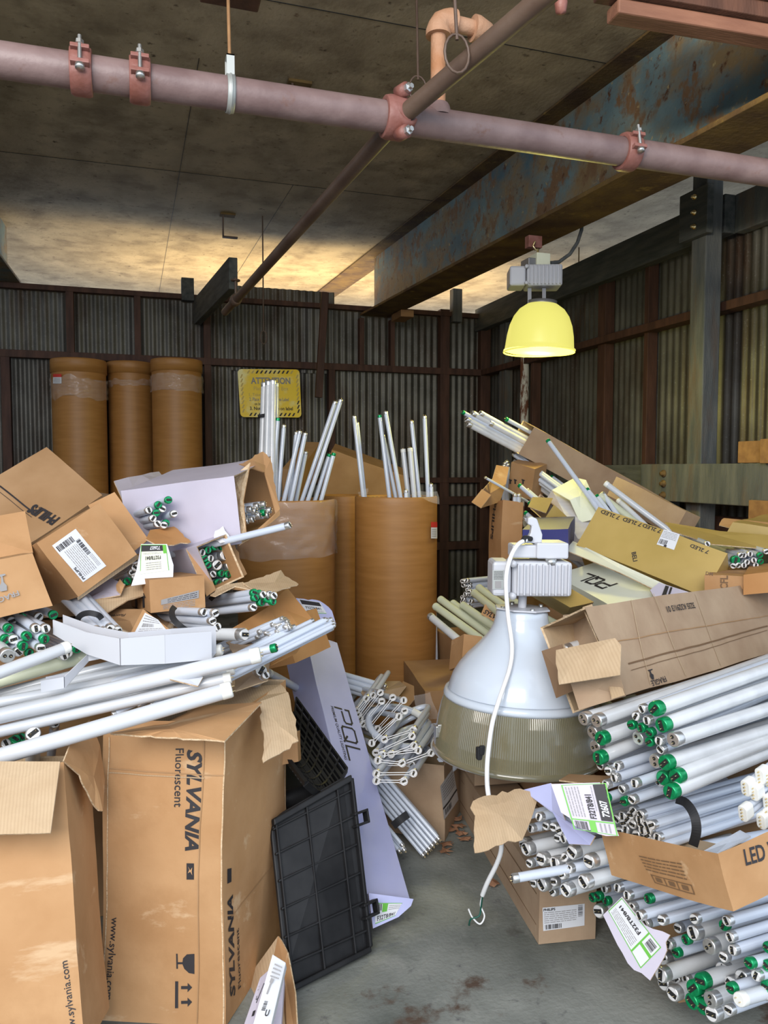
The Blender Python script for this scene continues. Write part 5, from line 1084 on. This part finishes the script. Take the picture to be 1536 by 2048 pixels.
sheet('flap',[(1126,1230,2.66),(1178,1225,2.5),(1190,1275,2.45),(1198,1300,2.4),(1122,1300,2.6)],['card_grey','card_grey','torn'],R5.root)
sheet('flap',[(1166,1214,2.40),(1184,1208,2.42),(1250,1390,2.22),(1225,1398,2.22),(1200,1290,2.3)],['card_pale','card_grey','torn'],R5.root,torn=(3,))
tube(U(1128,1300,2.5),U(1300,1250,2.7)-U(1128,1300,2.5),'T12s','thick lamp end inside the mouth of the long tan carton',None,L=.25)

# ---------- lamp clusters, right heap ----------
dA=((1310,1418,2.0),(1700,1282,2.62))
Q=dict(scale=3.84,ox=1136,oy=1300)
cluster([(115,530,'T12h',2.22),(215,545,'T12h',2.16),(185,635,'T12h',2.24),(205,745,'T12h',2.26),(245,682,'T12g',2.12),(228,832,'T12g',2.12),(245,890,'T8s',2.2),(300,905,'T8s',2.2)],dA,0,'of the right heap touching the big lamp','left lamps of the upper right heap',jit=.02,**Q)
cluster([(660,455,'T12g'),(715,580,'T12g'),(565,455,'T8s',2.05),(518,510,'T8s',2.06),(602,542,'T8s',2.02),(480,578,'T8g',2.08),(557,600,'T8g',2.05),(622,637,'T8g',2.03),(620,708,'T8g',2.04),(535,680,'T12h',2.12),(695,700,'T8s',2.0),(708,765,'T8s',2.02)],dA,0,'in the cluster right under the long tan carton','lamps under the long tan carton',d=1.98,**Q)
cluster([(805,690,'T12h',1.94),(665,855,'T12h',2.05),(738,870,'T12g',1.96),(822,975,'T12g',1.95),(722,985,'T12g',2.0),(778,1092,'T12g',1.93),(700,1000,'T12s',2.08)],((1340,1478,1.95),(1700,1362,2.5)),0,'in the right heap above the strapped bundle','middle tier of the right heap',**Q)
cluster([(372,895,'T8s'),(305,930,'T8s'),(352,985,'T8s'),(285,1035,'T8s'),(412,1070,'T8s'),(508,1025,'T8s',2.0),(488,1150,'T8s',2.02),(280,1140,'T8g'),(425,1165,'T8g',2.06)],((1230,1540,2.1),(1600,1420,2.65)),0,'just above the printed white flap','thin lamps above the printed white flap',d=2.1,**Q)
bl=[(370,1300),(415,1275),(495,1235),(478,1268),(555,1265),(545,1300),(640,1345),(492,1340),(440,1380),(568,1385),(392,1395),(520,1420),(605,1430),(682,1440),(490,1470),(585,1470),(545,1500),(640,1475),(695,1510),(615,1385),(600,1345),(425,1330),(455,1300),(560,1345)]
cluster([(x,y,'T8s',2.04+(700-x)/3000) for x,y in bl],((1310,1650,2.0),(1700,1530,2.6)),0,'in the big strapped bundle of the right heap','strapped bundle of the right heap',jit=.006,**Q)
strap('wide black strap round the silver-capped bundle in the right heap',[(1352,1598,2.06),(1372,1606,1.98),(1388,1630,1.935),(1393,1660,1.925),(1386,1692,1.94)],.0115)
# torn white carton with lamps, lower middle right
Q3=dict(scale=3.657,ox=880,oy=1500)
cluster([(620,480,'T8s'),(720,490,'T8s',2.2),(660,575,'T8s'),(720,565,'T8s',2.26),(770,555,'T8s'),(825,565,'T8s',2.2),(870,590,'T8s',2.18),(855,645,'T8s'),(900,650,'T8s',2.18)],((1050,1632,2.25),(1350,1560,2.75)),0,'inside the torn white carton over the labelled floor carton','lamps in the torn white carton',d=2.24,jit=.02,**Q3)
cluster([(625,725,'T12s'),(610,690,'T12s',2.3),(650,830,'T8s'),(735,800,'T12s',2.16),(835,830,'T12s',2.14),(960,750,'T12s',2.1),(1085,815,'T12s',2.04),(940,870,'T8s',2.1),(890,915,'T8s',2.1),(1045,965,'T12s',2.04),(915,1025,'T12s',2.08),(740,985,'T12s',2.16),(830,965,'T8s',2.14),(680,975,'T8s',2.2),(910,785,'T8s',2.14),(820,1040,'T8s',2.2)],((1100,1750,2.1),(1400,1668,2.5)),0,'stacked over the labelled floor carton','lamps over the labelled floor carton',d=2.2,jit=.035,**Q3)
A=U(1025,1757,2.08); tube(A,U(1105,1743,2.1)-A,'T8s','single lamp sticking out furthest left over the labelled floor carton',None)
cluster([(1110,1080,'T8g'),(1150,1070,'T8g'),(1210,1105,'T8g'),(1155,1180,'T12s'),(1200,1015,'T8s'),(1195,1160,'T8s')],((1190,1800,2.2),(1500,1730,2.65)),0,'right of the labelled floor carton end','lamps right of the floor carton end',d=2.24,jit=.02,**Q3)
Q5=dict(scale=3.84,ox=1136,oy=1648)
dC=((1280,1840,2.05),(1650,1745,2.5))
cluster([(375,490,'T8s',2.1),(450,548,'T8s',2.05),(485,640,'T8s',2.05),(545,705,'T8s',1.95),(715,740,'T8s',1.95),(965,730,'T8s',1.92),(610,575,'T8g',2.02),(590,765,'T8s',2.02)],dC,0,'in the row under the lettered open carton at lower right','lamps under the lettered carton',jit=.02,**Q5)
cluster([(1215,745,'T8s'),(1240,870,'T8s'),(1260,970,'T8s'),(1190,1022,'T8s'),(1190,780,'T8g',1.92),(1080,940,'T12h',1.92)],((1450,1875,1.85),(1700,1800,2.12)),0,'in the lower right group nearest the right edge','lamps nearest the lower right edge',d=1.86,jit=.015,**Q5)
cluster([(955,835,'T12s',1.98),(840,800,'T8s',2.05),(770,925,'T8s',2.02),(900,890,'T8g',2.0),(825,990,'T8g',2.02),(710,1160,'T12s',2.0),(730,1225,'T12s',2.08),(830,1195,'T8s',2.08),(900,1195,'T8s',2.06),(800,1305,'T12s',2.02),(880,1285,'T8s',2.04),(760,1050,'T8s',2.1),(720,1030,'T12s',2.1)],dC,0,'in the bottom stack right of the small printed flap','bottom stack right of the printed flap',jit=.015,**Q5)
cluster([(1015,1210,'T12g',1.94),(955,1262,'T12g',1.95),(945,1365,'T12g',1.95),(1030,1405,'T12g',1.93),(1090,1350,'T12h',1.9),(1100,1460,'T12s',1.9),(1230,1430,'T8s',1.86)],dC,0,'in the lowest stack at the bottom right','lowest lamps at the bottom right',jit=.01,**Q5)
cluster([(1385,1070,'T8g',1.80),(1530,950,'T8g',1.80),(1525,1090,'T8g',1.80),(1245,1262,'T8g',1.80),(1515,1250,'T8g',1.8),(1440,1165,'T8s',1.8),(1510,1310,'T8s',1.8),(1310,1350,'LED',1.76)],((1500,1960,1.8),(1700,1905,2.0)),0,'at the bottom right corner of the right heap','lamps at the bottom right corner',jit=.02,**Q5)
cluster([(1250,1230,'T12s',1.95),(1180,1120,'T12s',2.0),(1330,1180,'T12s',1.95),(1150,1180,'T12s',2.05)],dC,0,'buried grey-tinted in the bottom right stack','buried lamps in the bottom right stack',jit=.01,**Q5)
# compact 4-pin lamp bases
for x,y in ((1360,1065),(1425,1100),(1340,1260),(1480,1320),(1470,975),(1530,1180),(1530,1280),(1535,1000)):
    c=U(1136+x/3.84,1300+y/3.84,1.88); dv=V(.95,.25,.22).normalized(); s=V(0,0,1); s=(s-dv*s.dot(dv)).normalized(); q=dv.cross(s)
    t=thing('compact_lamp','white compact lamp with square four-pin base at the right edge','compact fluorescent lamp',c,'compact lamps at the right edge')
    mb=MB(); prof=rc([c+s*.021+q*.012,c-s*.021+q*.012,c-s*.021-q*.012,c+s*.021-q*.012],.01,4); mb.slab(prof,dv,.03); bs=part('base',mb,'capwhite',t,.002)
    mb=MB()
    for k in (-.013,-.004,.005,.014): mb.tube([c+s*k,c+s*k-dv*.006],.0016,6)
    part('contact_pins',mb,'brass',bs)
    mb=MB()
    for k in(-.009,.009): mb.tube([c+s*k+dv*.03,c+s*k+dv*.3,c+s*k+dv*.42],.0085,12)
    mb.tube([c+s*.009+dv*.42,c+dv*.43,c-s*.009+dv*.42],.0085,12); part('glass_tube',mb,'glass',t)
# printed white flaps
def printed(label,pts,quad,torn,d):
    t=thing('carton_flap',label,'carton flap',U(*pts[0])); o_,FF=fsheet('panel',pts,['whitebox','card_grey','torn'],t,torn=torn,amp=.006)
    sticker(t,FF,quad,[('r',0,0,1,.03,'green'),('r',0,.97,1,1,'green'),('r',0,0,.012,1,'green'),('r',.988,0,1,1,'green'),('r',.22,.02,.245,1,'green'),('r',.26,.04,.98,.30,'ink'),('t','72607',.34,.09,.66,.25,'paper',.03),('t','F32T8/841',.28,.40,.78,.54,'ink',.035),('lines',.3,.62,.95,.95,5,'inkgrey'),('lines',.45,.33,.95,.38,1,'inkgrey'),('r',.0,.45,.22,.6,'green'),('bar',.03,.65,.2,.93,'ink',True),('lines',.03,.1,.2,.4,3,'inkgrey')],name='printing',base=None,off=.001); return t
printed('torn white flap printed with lamp details over the middle of the right heap',[(1102,1568,2.0),(1200,1565,1.98),(1212,1600,1.96),(1238,1672,1.93),(1212,1672,1.93),(1168,1660,1.95),(1122,1625,1.98)],[(1236,1672),(1212,1566),(1122,1570),(1148,1658)],(3,4,5),2)
t=printed('small ragged white flap with green printing hanging low on the right heap',[(1244,1793,2.08),(1260,1812,2.05),(1335,1890,1.98),(1322,1930,1.98),(1300,1961,1.97),(1268,1940,2.0),(1240,1888,2.05),(1206,1830,2.1)],[(1283,1938),(1245,1800),(1215,1825),(1250,1900)],(1,2,3,4,5,6),2) if False else None
t=thing('carton_flap','small ragged white flap with green printing hanging low on the right heap','carton flap',U(1206,1830,2.1))
o_,FF=fsheet('panel',[(1206,1830,2.06),(1244,1793,2.06),(1290,1850,1.98),(1340,1870,1.95),(1328,1915,1.93),(1300,1961,1.92),(1268,1940,1.96),(1235,1890,2.02)],['whitebox','card_grey','torn'],t,torn=(2,3,4,5,6),amp=.008)
sticker(t,FF,[(1323,1895),(1244,1796),(1217,1822),(1282,1937)],[('r',0,0,1,.03,'green'),('r',0,.97,1,1,'green'),('r',.985,0,1,1,'green'),('r',.0,0,.015,1,'green'),('r',.27,0,.30,1,'green'),('r',.0,.45,.27,.56,'green'),('bar',.05,.1,.22,.4,'ink',True),('t','F32T8/841',.38,.26,.92,.42,'ink',.035),('lines',.34,.55,.95,.92,5,'inkgrey')],name='printing',base='paper',off=.001)
# torn white carton above the floor carton
t=thing('carton','torn white and tan carton flap draped over the labelled floor carton','carton',U(1050,1600,2.3))
sheet('torn_flap',[(946,1602,2.2),(968,1592,2.22),(1040,1577,2.26),(1078,1590,2.26),(1062,1640,2.2),(1045,1680,2.14),(950,1706,2.1),(948,1660,2.14)],['card_pale','whitebox','torn'],t,torn=(0,1,2,5,6,7),amp=.009,bend=.015)
sheet('side_panel',[(1045,1580,2.28),(1102,1566,2.24),(1130,1640,2.1),(1190,1672,2.05),(1180,1690,2.04),(1138,1688,2.06),(1128,1640,2.14),(1100,1622,2.18)],['bluebox','card_grey','torn'],t,torn=(6,7),amp=.006)
sheet('top_panel',[(1118,1560,2.26),(1138,1548,2.35),(1230,1552,2.2),(1200,1570,2.1)],['card_brown','card_grey','torn'],t)
# LED carton right
RL=carton('open tan carton with LED lettering at the right edge on the lamps',None,vecs=recto((1468,1823),1.66,(1226,1752),2.02,(1436,1707),.30),open_=('b1','c1','a1'),mt='card')
f=RL.face('b0')
g=RL.face('a0'); h=RL.face('c0'); mb=MB(); put_text(mb,g,'LED Valu',(1492,1730),(1582,1702),1.25,.02); part('printed_lettering',mb,'ink',RL.root)
sticker(RL.root,h,[(1300,1762),(1400,1790),(1376,1722),(1268,1706)],[('lines',.1,.4,.9,.95,5,'inkbrown'),('r',.15,.02,.95,.05,'inkbrown'),('r',.15,.28,.95,.31,'inkbrown'),('r',.15,.02,.17,.3,'inkbrown'),('r',.4,.02,.42,.3,'inkbrown'),('r',.65,.02,.67,.3,'inkbrown'),('r',.93,.02,.95,.3,'inkbrown'),('r',.22,.1,.34,.24,'inkbrown'),('r',.48,.1,.6,.24,'inkbrown'),('r',.74,.1,.86,.24,'inkbrown')],base=None,name='printing')
t=thing('paper_sheet','blue and white printed leaflets lying inside the lettered open carton','leaflets',U(1440,1680,1.9))
sheet('panel',[(1400,1706,1.86),(1480,1660,1.95),(1502,1672,1.94),(1430,1710,1.84)],['glass','paper','paper'],t)

# ---------- far right heap ----------
F1=carton('tall upright tan carton with dark lettering on its narrow side, right of the drums',[(1000,1180),(1042,1184),(1005,1000),(975,1178)],[4.35,4.38,4.35,4.6],fit=.3,mt='card',open_=('b1',))
g=F1.face('c0'); g2=F1.face('a0'); mb=MB(); put_text(mb,g2,'PHILIPS',(988,1004),(982,1078),1.,.03); part('printed_lettering',mb,'ink',F1.root)
F2=carton('very long tan carton sloping down from the tubes toward the right wall',[(1042,905),(1066,853),(1240,1060),(1075,925)],[5.0,5.05,4.4,5.2],fit=.1,open_=('b0',)) if False else None
O,b,a,n=recto((1036,908),4.6,(1345,1072),5.08,(1068,853),.16)
F2=carton('very long tan carton sloping down from the green-capped tubes on the far right heap',None,vecs=(O,a,b,n),open_=('b0',),mt='card_grey')
F3=carton('long slotted tan carton lying against the grey rail',None,vecs=recto((1350,1062),4.0,(1215,990),4.4,(1372,1022),.14),mt='card_grey')
d0=b.normalized()
for x,y,pr,k in ((1044,898,.42,'T12s'),(1047,890,.46,'T8g'),(1042,904,.40,'T12s'),(1054,878,.36,'T12s'),(1063,866,.20,'T8g'),(1050,884,.40,'T12s'),(1057,888,.30,'T12s')):
    M_=U(x,y,4.66); tube(M_-d0*pr,d0,k,KN[k]+' sticking out left of the highest long carton on the far right','lamps out of the highest carton '+k)
for i,(x,y,k) in enumerate(((1026,908,'T8s'),(1030,906,'T8s'),(1028,922,'T8s'),(1036,921,'T8s'),(1034,932,'T8s'),(1072,944,'T8g'),(1102,953,'T8g'),(1056,954,'T8s'),(1040,973,'T12s'),(1064,962,'T12s'),(1050,935,'T8s'))):
    A=U(x,y,4.72+random.uniform(-.05,.05)); tube(A,U(x+100,y+74,4.5)-A,k,KN[k]+' sloping loose beneath the highest long carton','loose lamps under the highest carton '+k,L=.9)
A=U(1095,880,4.25); tube(A,U(1190,1010,4.05)-A,'T8g','single white tube leaning across the highest carton with green end',None,L=.95)
for x,y,x2,y2,k in ((1173,978,1240,1060,'T8g'),(1193,991,1245,1060,'T8g'),(1210,966,1330,1056,'LED'),(1200,990,1290,1060,'CRM'),(1205,986,1250,1052,'T8s'),(1236,1000,1300,1060,'LED')):
    A=U(x,y,4.1); tube(A,U(x2,y2,3.95)-A,k,KN[k]+' lying behind the yellow-taped carton','lamps behind the taped carton '+k,L=.7)
F4=carton('stack of pleated white packing wrapped in cream paper',[(1152,1076),(1178,1035),(1105,972),(1120,1080)],[3.95,4.1,4.15,3.9],fit=.3,mt='foam',inner='foam',name='packing_stack',cat='packing') if False else None
O=U(1156,1078,3.9); A_=U(1104,982,4.2); C_=U(1190,1045,4.1); a=A_-O; c_=C_-O; c_=c_-a*(c_.dot(a)/a.dot(a)); n=a.cross(c_).normalized(); n=n if n.dot(CAM-O)<0 else -n
F4=carton('pleated white packing block wrapped in cream paper on the far right heap',None,vecs=(O,a*1.02,c_,n*.14),mt='foam',inner='foam',name='packing_block',cat='packing block')
f=F4.face('b1'); mb=MB()
o_,_=sheet('wrap_sheet',[(1104,980,4.17),(1150,955,4.28),(1172,960,4.25),(1195,1010,4.1),(1188,1038,4.05),(1160,1045,4.05),(1140,1000,4.1)],['cream','cream','cream'],F4.root,bend=.02)
O=U(1090,1045,4.1); 
F5=carton('golden-brown carton leaning left of the pleated packing block',[(1087,1040),(1060,1018),(1152,1098),(1108,1008)],[4.0,4.1,3.8,4.1],fit=.3,mt='card_lamp_yellow',open_=('b0',))
sheet('flap',[(1056,1013,4.0),(1065,994,4.05),(1106,996,4.05),(1092,1026,3.98)],['card_lamp_yellow','card','torn'],F5.root)
F6=carton('brown carton with black handling symbols in the far right heap',[(1015,985),(1062,1000),(1022,925),(1040,975)],[4.7,4.6,4.75,4.9],fit=.3,mt='card_brown')
f=F6.face('c0'); mb=MB()
for x in (1018,1028,1044):
    mb=MB(); poly(mb,f,[(x,958),(x+6,960),(x+6,962),(x+4,962),(x+4,968),(x+1,968),(x+1,961),(x,961)],off=.003); part('handling_symbol',mb,'ink',F6.root)
t=thing('carton_flap','open tan carton flap sticking up left of the symbol carton','carton flap',U(1000,950,4.6)); sheet('panel',[(993,930,4.55),(1018,934,4.6),(1012,968,4.55),(985,958,4.5)],['card','card','torn'],t); sheet('panel',[(985,958,4.5),(1012,968,4.55),(1000,1004,4.5),(963,1016,4.35),(948,1002,4.3),(970,975,4.35)],['card_brown','card','torn'],t)
sheet('panel',[(943,1004,4.3),(964,978,4.35),(982,990,4.3),(962,1016,4.25)],['card','card','torn'],t)
tube(U(970,955,4.4),U(1000,972,4.45)-U(970,955,4.4),'T5s','pencil-thin tube end left of the tan flap',None,L=.4)
for x,y,k in ((1010,925,'T8s'),(1014,922,'T8s'),(1008,930,'T8s'),(1016,928,'T8s')): tube(U(x,y,4.8),V(.05,.1,-1),k,KN[k]+' standing behind the tan flap in the far right heap','lamps behind the tan flap',L=.7)
for x,y,k in ((1030,996,'T8s'),(1038,996,'T8s')): tube(U(x,y-8,4.42),V(0,.05,-1),k,KN[k]+' rising from the upright lettered carton','lamps in the upright carton',L=.9)
for x,y,k in ((1038,970,'T8g'),(1054,980,'T8s'),(1058,1005,'T8g'),(1050,1025,'T8g'),(1062,1000,'T8s'),(1048,1035,'T8s'),(1060,1040,'T12s')):
    A=U(x,y,4.35); tube(A,U(x+75,y+65,4.2)-A,k,KN[k]+' wedged above the golden-brown carton','lamps above the golden-brown carton '+k,L=.5)
N_=carton('dark navy carton behind the head of the big lamp',[(1046,1110),(1136,1110),(1046,1058),(1070,1080)],[3.5,3.45,3.5,4.0],fit=.3,mt='navy',inner='navy')
# long carton, the lamp's yellow light put into its colour
O=U(1152,1090,3.55); A_=U(1408,1192,3.2); B_=U(1186,1010,3.62); a=A_-O; b=B_-O; b=b-a*(b.dot(a)/a.dot(a)); n=a.cross(b).normalized(); n=n if n.dot(CAM-O)<0 else -n
Y1=carton('long golden taped carton with repeated black print along its top edge',None,vecs=(O,a,b,n*.25),mt='card_lamp_yellow',open_=('b1',)); f=Y1.face('c0'); mb=MB()
for i,(x,y) in enumerate(((1240,1032),(1283,1047),(1322,1060),(1461-140,1062),(1418,1100))):
    if i!=3: let(Y1.root,f,'7 2LED',(x,y+1),(x-36,y-12),.9,.02)
put_text(mb,f,'BELI',(1262,1105),(1266,1124),.9,.02); part('printed_lettering',mb,'ink',Y1.root)
sticker(Y1.root,f,[(1347,1101),(1312,1090),(1326,1060),(1359,1070)],[('lines',.1,.5,.95,.95,5,'inkgrey'),('bar',.5,.1,.95,.4,'ink',False),('r',.45,0,.6,.12,'ink')])
sheet('flap',[(1330,1044,3.75),(1440,1062,3.6),(1536,1070,3.55),(1536,1098,3.45),(1425,1088,3.4),(1345,1062,3.6)],['card_lamp_yellow','card_lamp_yellow','torn'],Y1.root)
Y2=carton('golden-brown open carton at the right edge behind the taped one',[(1440,1085),(1600,1110),(1465,1045),(1520,1060)],[3.7,3.5,3.75,4.2],fit=.3,mt='card_lamp_yellow')
sheet('flap',[(1438,1050,3.8),(1448,1036,3.85),(1540,1045,3.7),(1540,1056,3.65),(1470,1058,3.7)],['card','card_lamp_yellow','torn'],Y2.root,torn=(0,))
cluster([(x,y,k) for x,y,k in ((1055,430,'T8s'),(1128,530,'T8s'),(1280,560,'T12g'),(1345,520,'T8s'),(1370,575,'T8s'),(1175,595,'T8s'),(1260,605,'T8s'),(1345,600,'T8s'),(1425,560,'T8s'),(1480,570,'T8g'),(1440,600,'T8s'),(1450,640,'T8s'),(1510,670,'T8s'),(1300,600,'T8s'),(1475,520,'T8g'),(1525,490,'T8s'),(1395,510,'T8s'),(1320,520,'T8s'))],((1470,1120,3.3),(1380,1090,4.1)),0,'right of the golden taped carton','lamps right of the taped carton',3.98,1150,980,3.34,jit=.03,L=.6)
Y3=carton('small tan carton with dark print under the golden taped one',[(1408,1196),(1485,1200),(1410,1150),(1440,1180)],[3.1,3.0,3.12,3.4],fit=.3)
f=Y3.face('c0'); mb=MB(); put_text(mb,f,'CCFL',(1455,1190),(1455,1152),1.2,.03); put_text(mb,f,'DM',(1412,1150),(1426,1152),1.,.03); part('printed_lettering',mb,'inkbrown',Y3.root)
Y4=carton('orange-tan carton edge at the right above the very long carton',[(1486,1190),(1600,1180),(1486,1150),(1500,1165)],[3.0,2.95,3.0,3.4],fit=.3,mt='card_orange')
# cream PQL carton (far)
_r=recto((1240,1222),3.0,(1108,1150),3.55,(1335,1192),.16)
Q1=carton('cream-white carton with upside-down logo letters behind the big lamp',None,vecs=_r,mt='whitecream')
f=Q1.face('c0'); A0=f.at(1232,1168); A1=f.at(1177,1147); dd=(A1-A0).normalized(); uu=f.n.cross(dd); Ln=(A1-A0).length; hh=Ln*.36; mb=MB()
def stroke(pts,w=.012):
    for p,q in zip(pts,pts[1:]):
        P0=A0+dd*p[0]*Ln+uu*p[1]*hh; P1=A0+dd*q[0]*Ln+uu*q[1]*hh; s=(P1-P0).normalized(); m_=f.n.cross(s)*w/2; P0=P0-s*w/2; P1=P1+s*w/2
        mb.add([f.warp(x)+f.n*.0016 for x in (P0-m_,P1-m_,P1+m_,P0+m_)],[(0,1,2,3)])
stroke([(.0,0),(.0,.45)]); stroke([(0,.95),(.24,.95),(.28,.85),(.28,.5),(.24,.42),(.06,.42)]); stroke([(0,.95),(0,.72)]); part('logo_letter',mb,'ink',Q1.root); mb=MB()
stroke([(.40,.08),(.36,.18),(.36,.82),(.40,.95),(.60,.95),(.64,.82),(.64,.18),(.60,.08),(.40,.08)]); stroke([(.55,.30),(.66,.02)]); part('logo_letter',mb,'ink',Q1.root); mb=MB()
stroke([(.74,.98),(.74,.05),(1.0,.05)]); part('logo_letter',mb,'ink',Q1.root)
t=thing('carton_flap','pale cream folded carton lid above the logo carton on the far right','carton flap',U(1200,1110,3.4))
sheet('panel',[(1131,1100,3.50),(1146,1082,3.62),(1240,1128,3.3),(1378,1190,3.0),(1340,1194,3.0),(1240,1145,3.22)],['whitecream','whitecream','torn'],t)
t=thing('carton_flap','white flap with black stripes at the low end of the cream carton','carton flap',U(1340,1195,3.0)); o_,FF=fsheet('panel',[(1300,1180,3.05),(1318,1165,3.08),(1390,1188,3.0),(1378,1200,2.96),(1320,1215,2.95)],['whitebox','whitebox','torn'],t)
mb=MB(); poly(mb,Face(FF.p,FF.n),[(1331,1172),(1338,1174),(1331,1195),(1323,1193)],off=.003); poly(mb,Face(FF.p,FF.n),[(1341,1175),(1345,1176),(1338,1196),(1334,1196)],off=.003); part('printed_stripes',mb,'ink',t)
G1=carton('golden and brown carton under the cream logo carton',[(1130,1232),(1172,1222),(1022,1168),(1140,1215)],[3.0,2.95,3.4,3.2],fit=.25,mt='card_lamp_yellow')
# cream tubes behind the big lamp
for a_,b_,k,lab in (((957,1175,3.9),(1040,1235,3.55),'CRM','cream thick tube uppermost of the group behind the big lamp'),((948,1186,3.85),(1010,1235,3.5),'CRM','cream thick tube above the small lettered carton piece'),((925,1210,3.8),(1000,1262,3.5),'CRM','cream thick tube below the small lettered carton piece'),((880,1198,3.9),(990,1278,3.55),'CRM','cream thick tube nearest the front drum at the top'),((870,1212,3.85),(978,1290,3.5),'CRM','cream tube second down beside the front drum'),((860,1232,3.8),(950,1308,3.45),'T12s','film-wrapped clear tube lowest beside the front drum'),((905,1206,3.9),(985,1262,3.6),'CRM','yellowish tube between the cream ones behind the big lamp'),((985,1180,3.95),(1050,1215,3.7),'CRM','short cream tube right behind the lamp housing')):
    A=U(*a_); tube(A,U(*b_)-A,k,lab,None,L=1.2)
bl=[(930+random.uniform(-8,12),1165+random.uniform(-5,50)) for _ in range(26)]
for x,y in bl: tube(U(x,y,4.1+random.uniform(-.03,.03)),V(.85,.5,-.05),'T8s','thin silver-capped tube in the dark-ended bundle right of the front drum','bundle right of the front drum',L=.5)
t=thing('carton_flap','small tan lettered carton piece behind the big lamp','carton flap',U(985,1225,3.6)); o_,FF=fsheet('panel',[(962,1228,3.62),(970,1208,3.66),(1006,1232,3.6),(1002,1252,3.56)],['card','card','torn'],t); mb=MB(); put_text(mb,FF,'SYLVAN',(966,1226),(1004,1247),1.2,.03,off=.001); part('printed_lettering',mb,'ink',t)
for i,(x,y,k) in enumerate(((886,1288,'LED'),(890,1300,'T12s'),(884,1318,'T8s'),(884,1328,'T8s'),(886,1338,'T8s'),(905,1345,'T8s'),(888,1360,'T8s'),(884,1372,'T8s'))): A=U(x+60,y+8,5.0+i*.01); tube(A,V(-.96,.2,.05),k,KN[k]+' lying between the front drum and the big lamp','lamps between drum and big lamp '+k,L=.6)
G2=carton('tan carton wall behind the left side of the big lamp',[(935,1345),(900,1340),(940,1285),(960,1335)],[3.5,3.7,3.5,3.9],fit=.3)

# dry leaves
for i,(x,y) in enumerate(((893,1690),(905,1662),(918,1655),(915,1640),(985,1768),(890,1705),(930,1680),(922,1668))):
    c=Zp(x,y,.008); mb=MB(); r=random.Random(i); n=11; pts=[]
    for k in range(n):
        a_=2*math.pi*k/n; rr=.03*(.6+.5*abs(math.cos(a_*2.5+i)))*(1.2 if k%2 else .8); pts.append(c+V(math.cos(a_+i)*rr,math.sin(a_+i)*rr*.7,.012*r.random()))
    mb.add(pts+[c+V(0,0,.012)],[(k,(k+1)%n,n) for k in range(n)]); mb.tube([c,c+V(.03*math.cos(i),.03*math.sin(i),.004)],.0012,5)
    single('dry_leaf',mb,'leaf','curled brown dry leaf on the concrete near the U-lamp carton','leaf','dry leaves on the floor')

# wording that tells neighbouring lamps apart, by their order from the left
_by={}
for o in list(COL.objects):
    if o.parent is None and 'label' in o and o['label'].split(' ')[0] in ('thin','thick','pencil-thin','white-capped','fat') and 'category' in o: _by.setdefault(o['label'],[]).append(o)
ORD=['leftmost']+[w+' from left' for w in ('second','third','fourth','fifth','sixth','seventh','eighth','ninth')]
def pxof(o): v=Vector(o.location)-CAM; return v.dot(rt)/v.dot(fw)
for lab,os in _by.items():
    if 2<=len(os)<=9 and ' tube ' in lab:
        os.sort(key=pxof); n=len(os)
        for i,o in enumerate(os):
            w=ORD[i] if i<n-1 else 'rightmost'; l=lab.replace(' tube ',' tube, '+w+', ',1)
            if len(l.split())<=16: o['label']=l
us=sorted([o for o in COL.objects if o.name.startswith('u_shaped_lamp')],key=lambda o:-o.location.z); nw='topmost second third fourth fifth sixth seventh eighth ninth tenth eleventh twelfth thirteenth fourteenth fifteenth sixteenth lowest'.split()
for o,w in zip(us,nw): o['label']='U-shaped lamp with white spacer wire, '+w+('' if w in('topmost','lowest') else ' from top')+', in the middle carton'
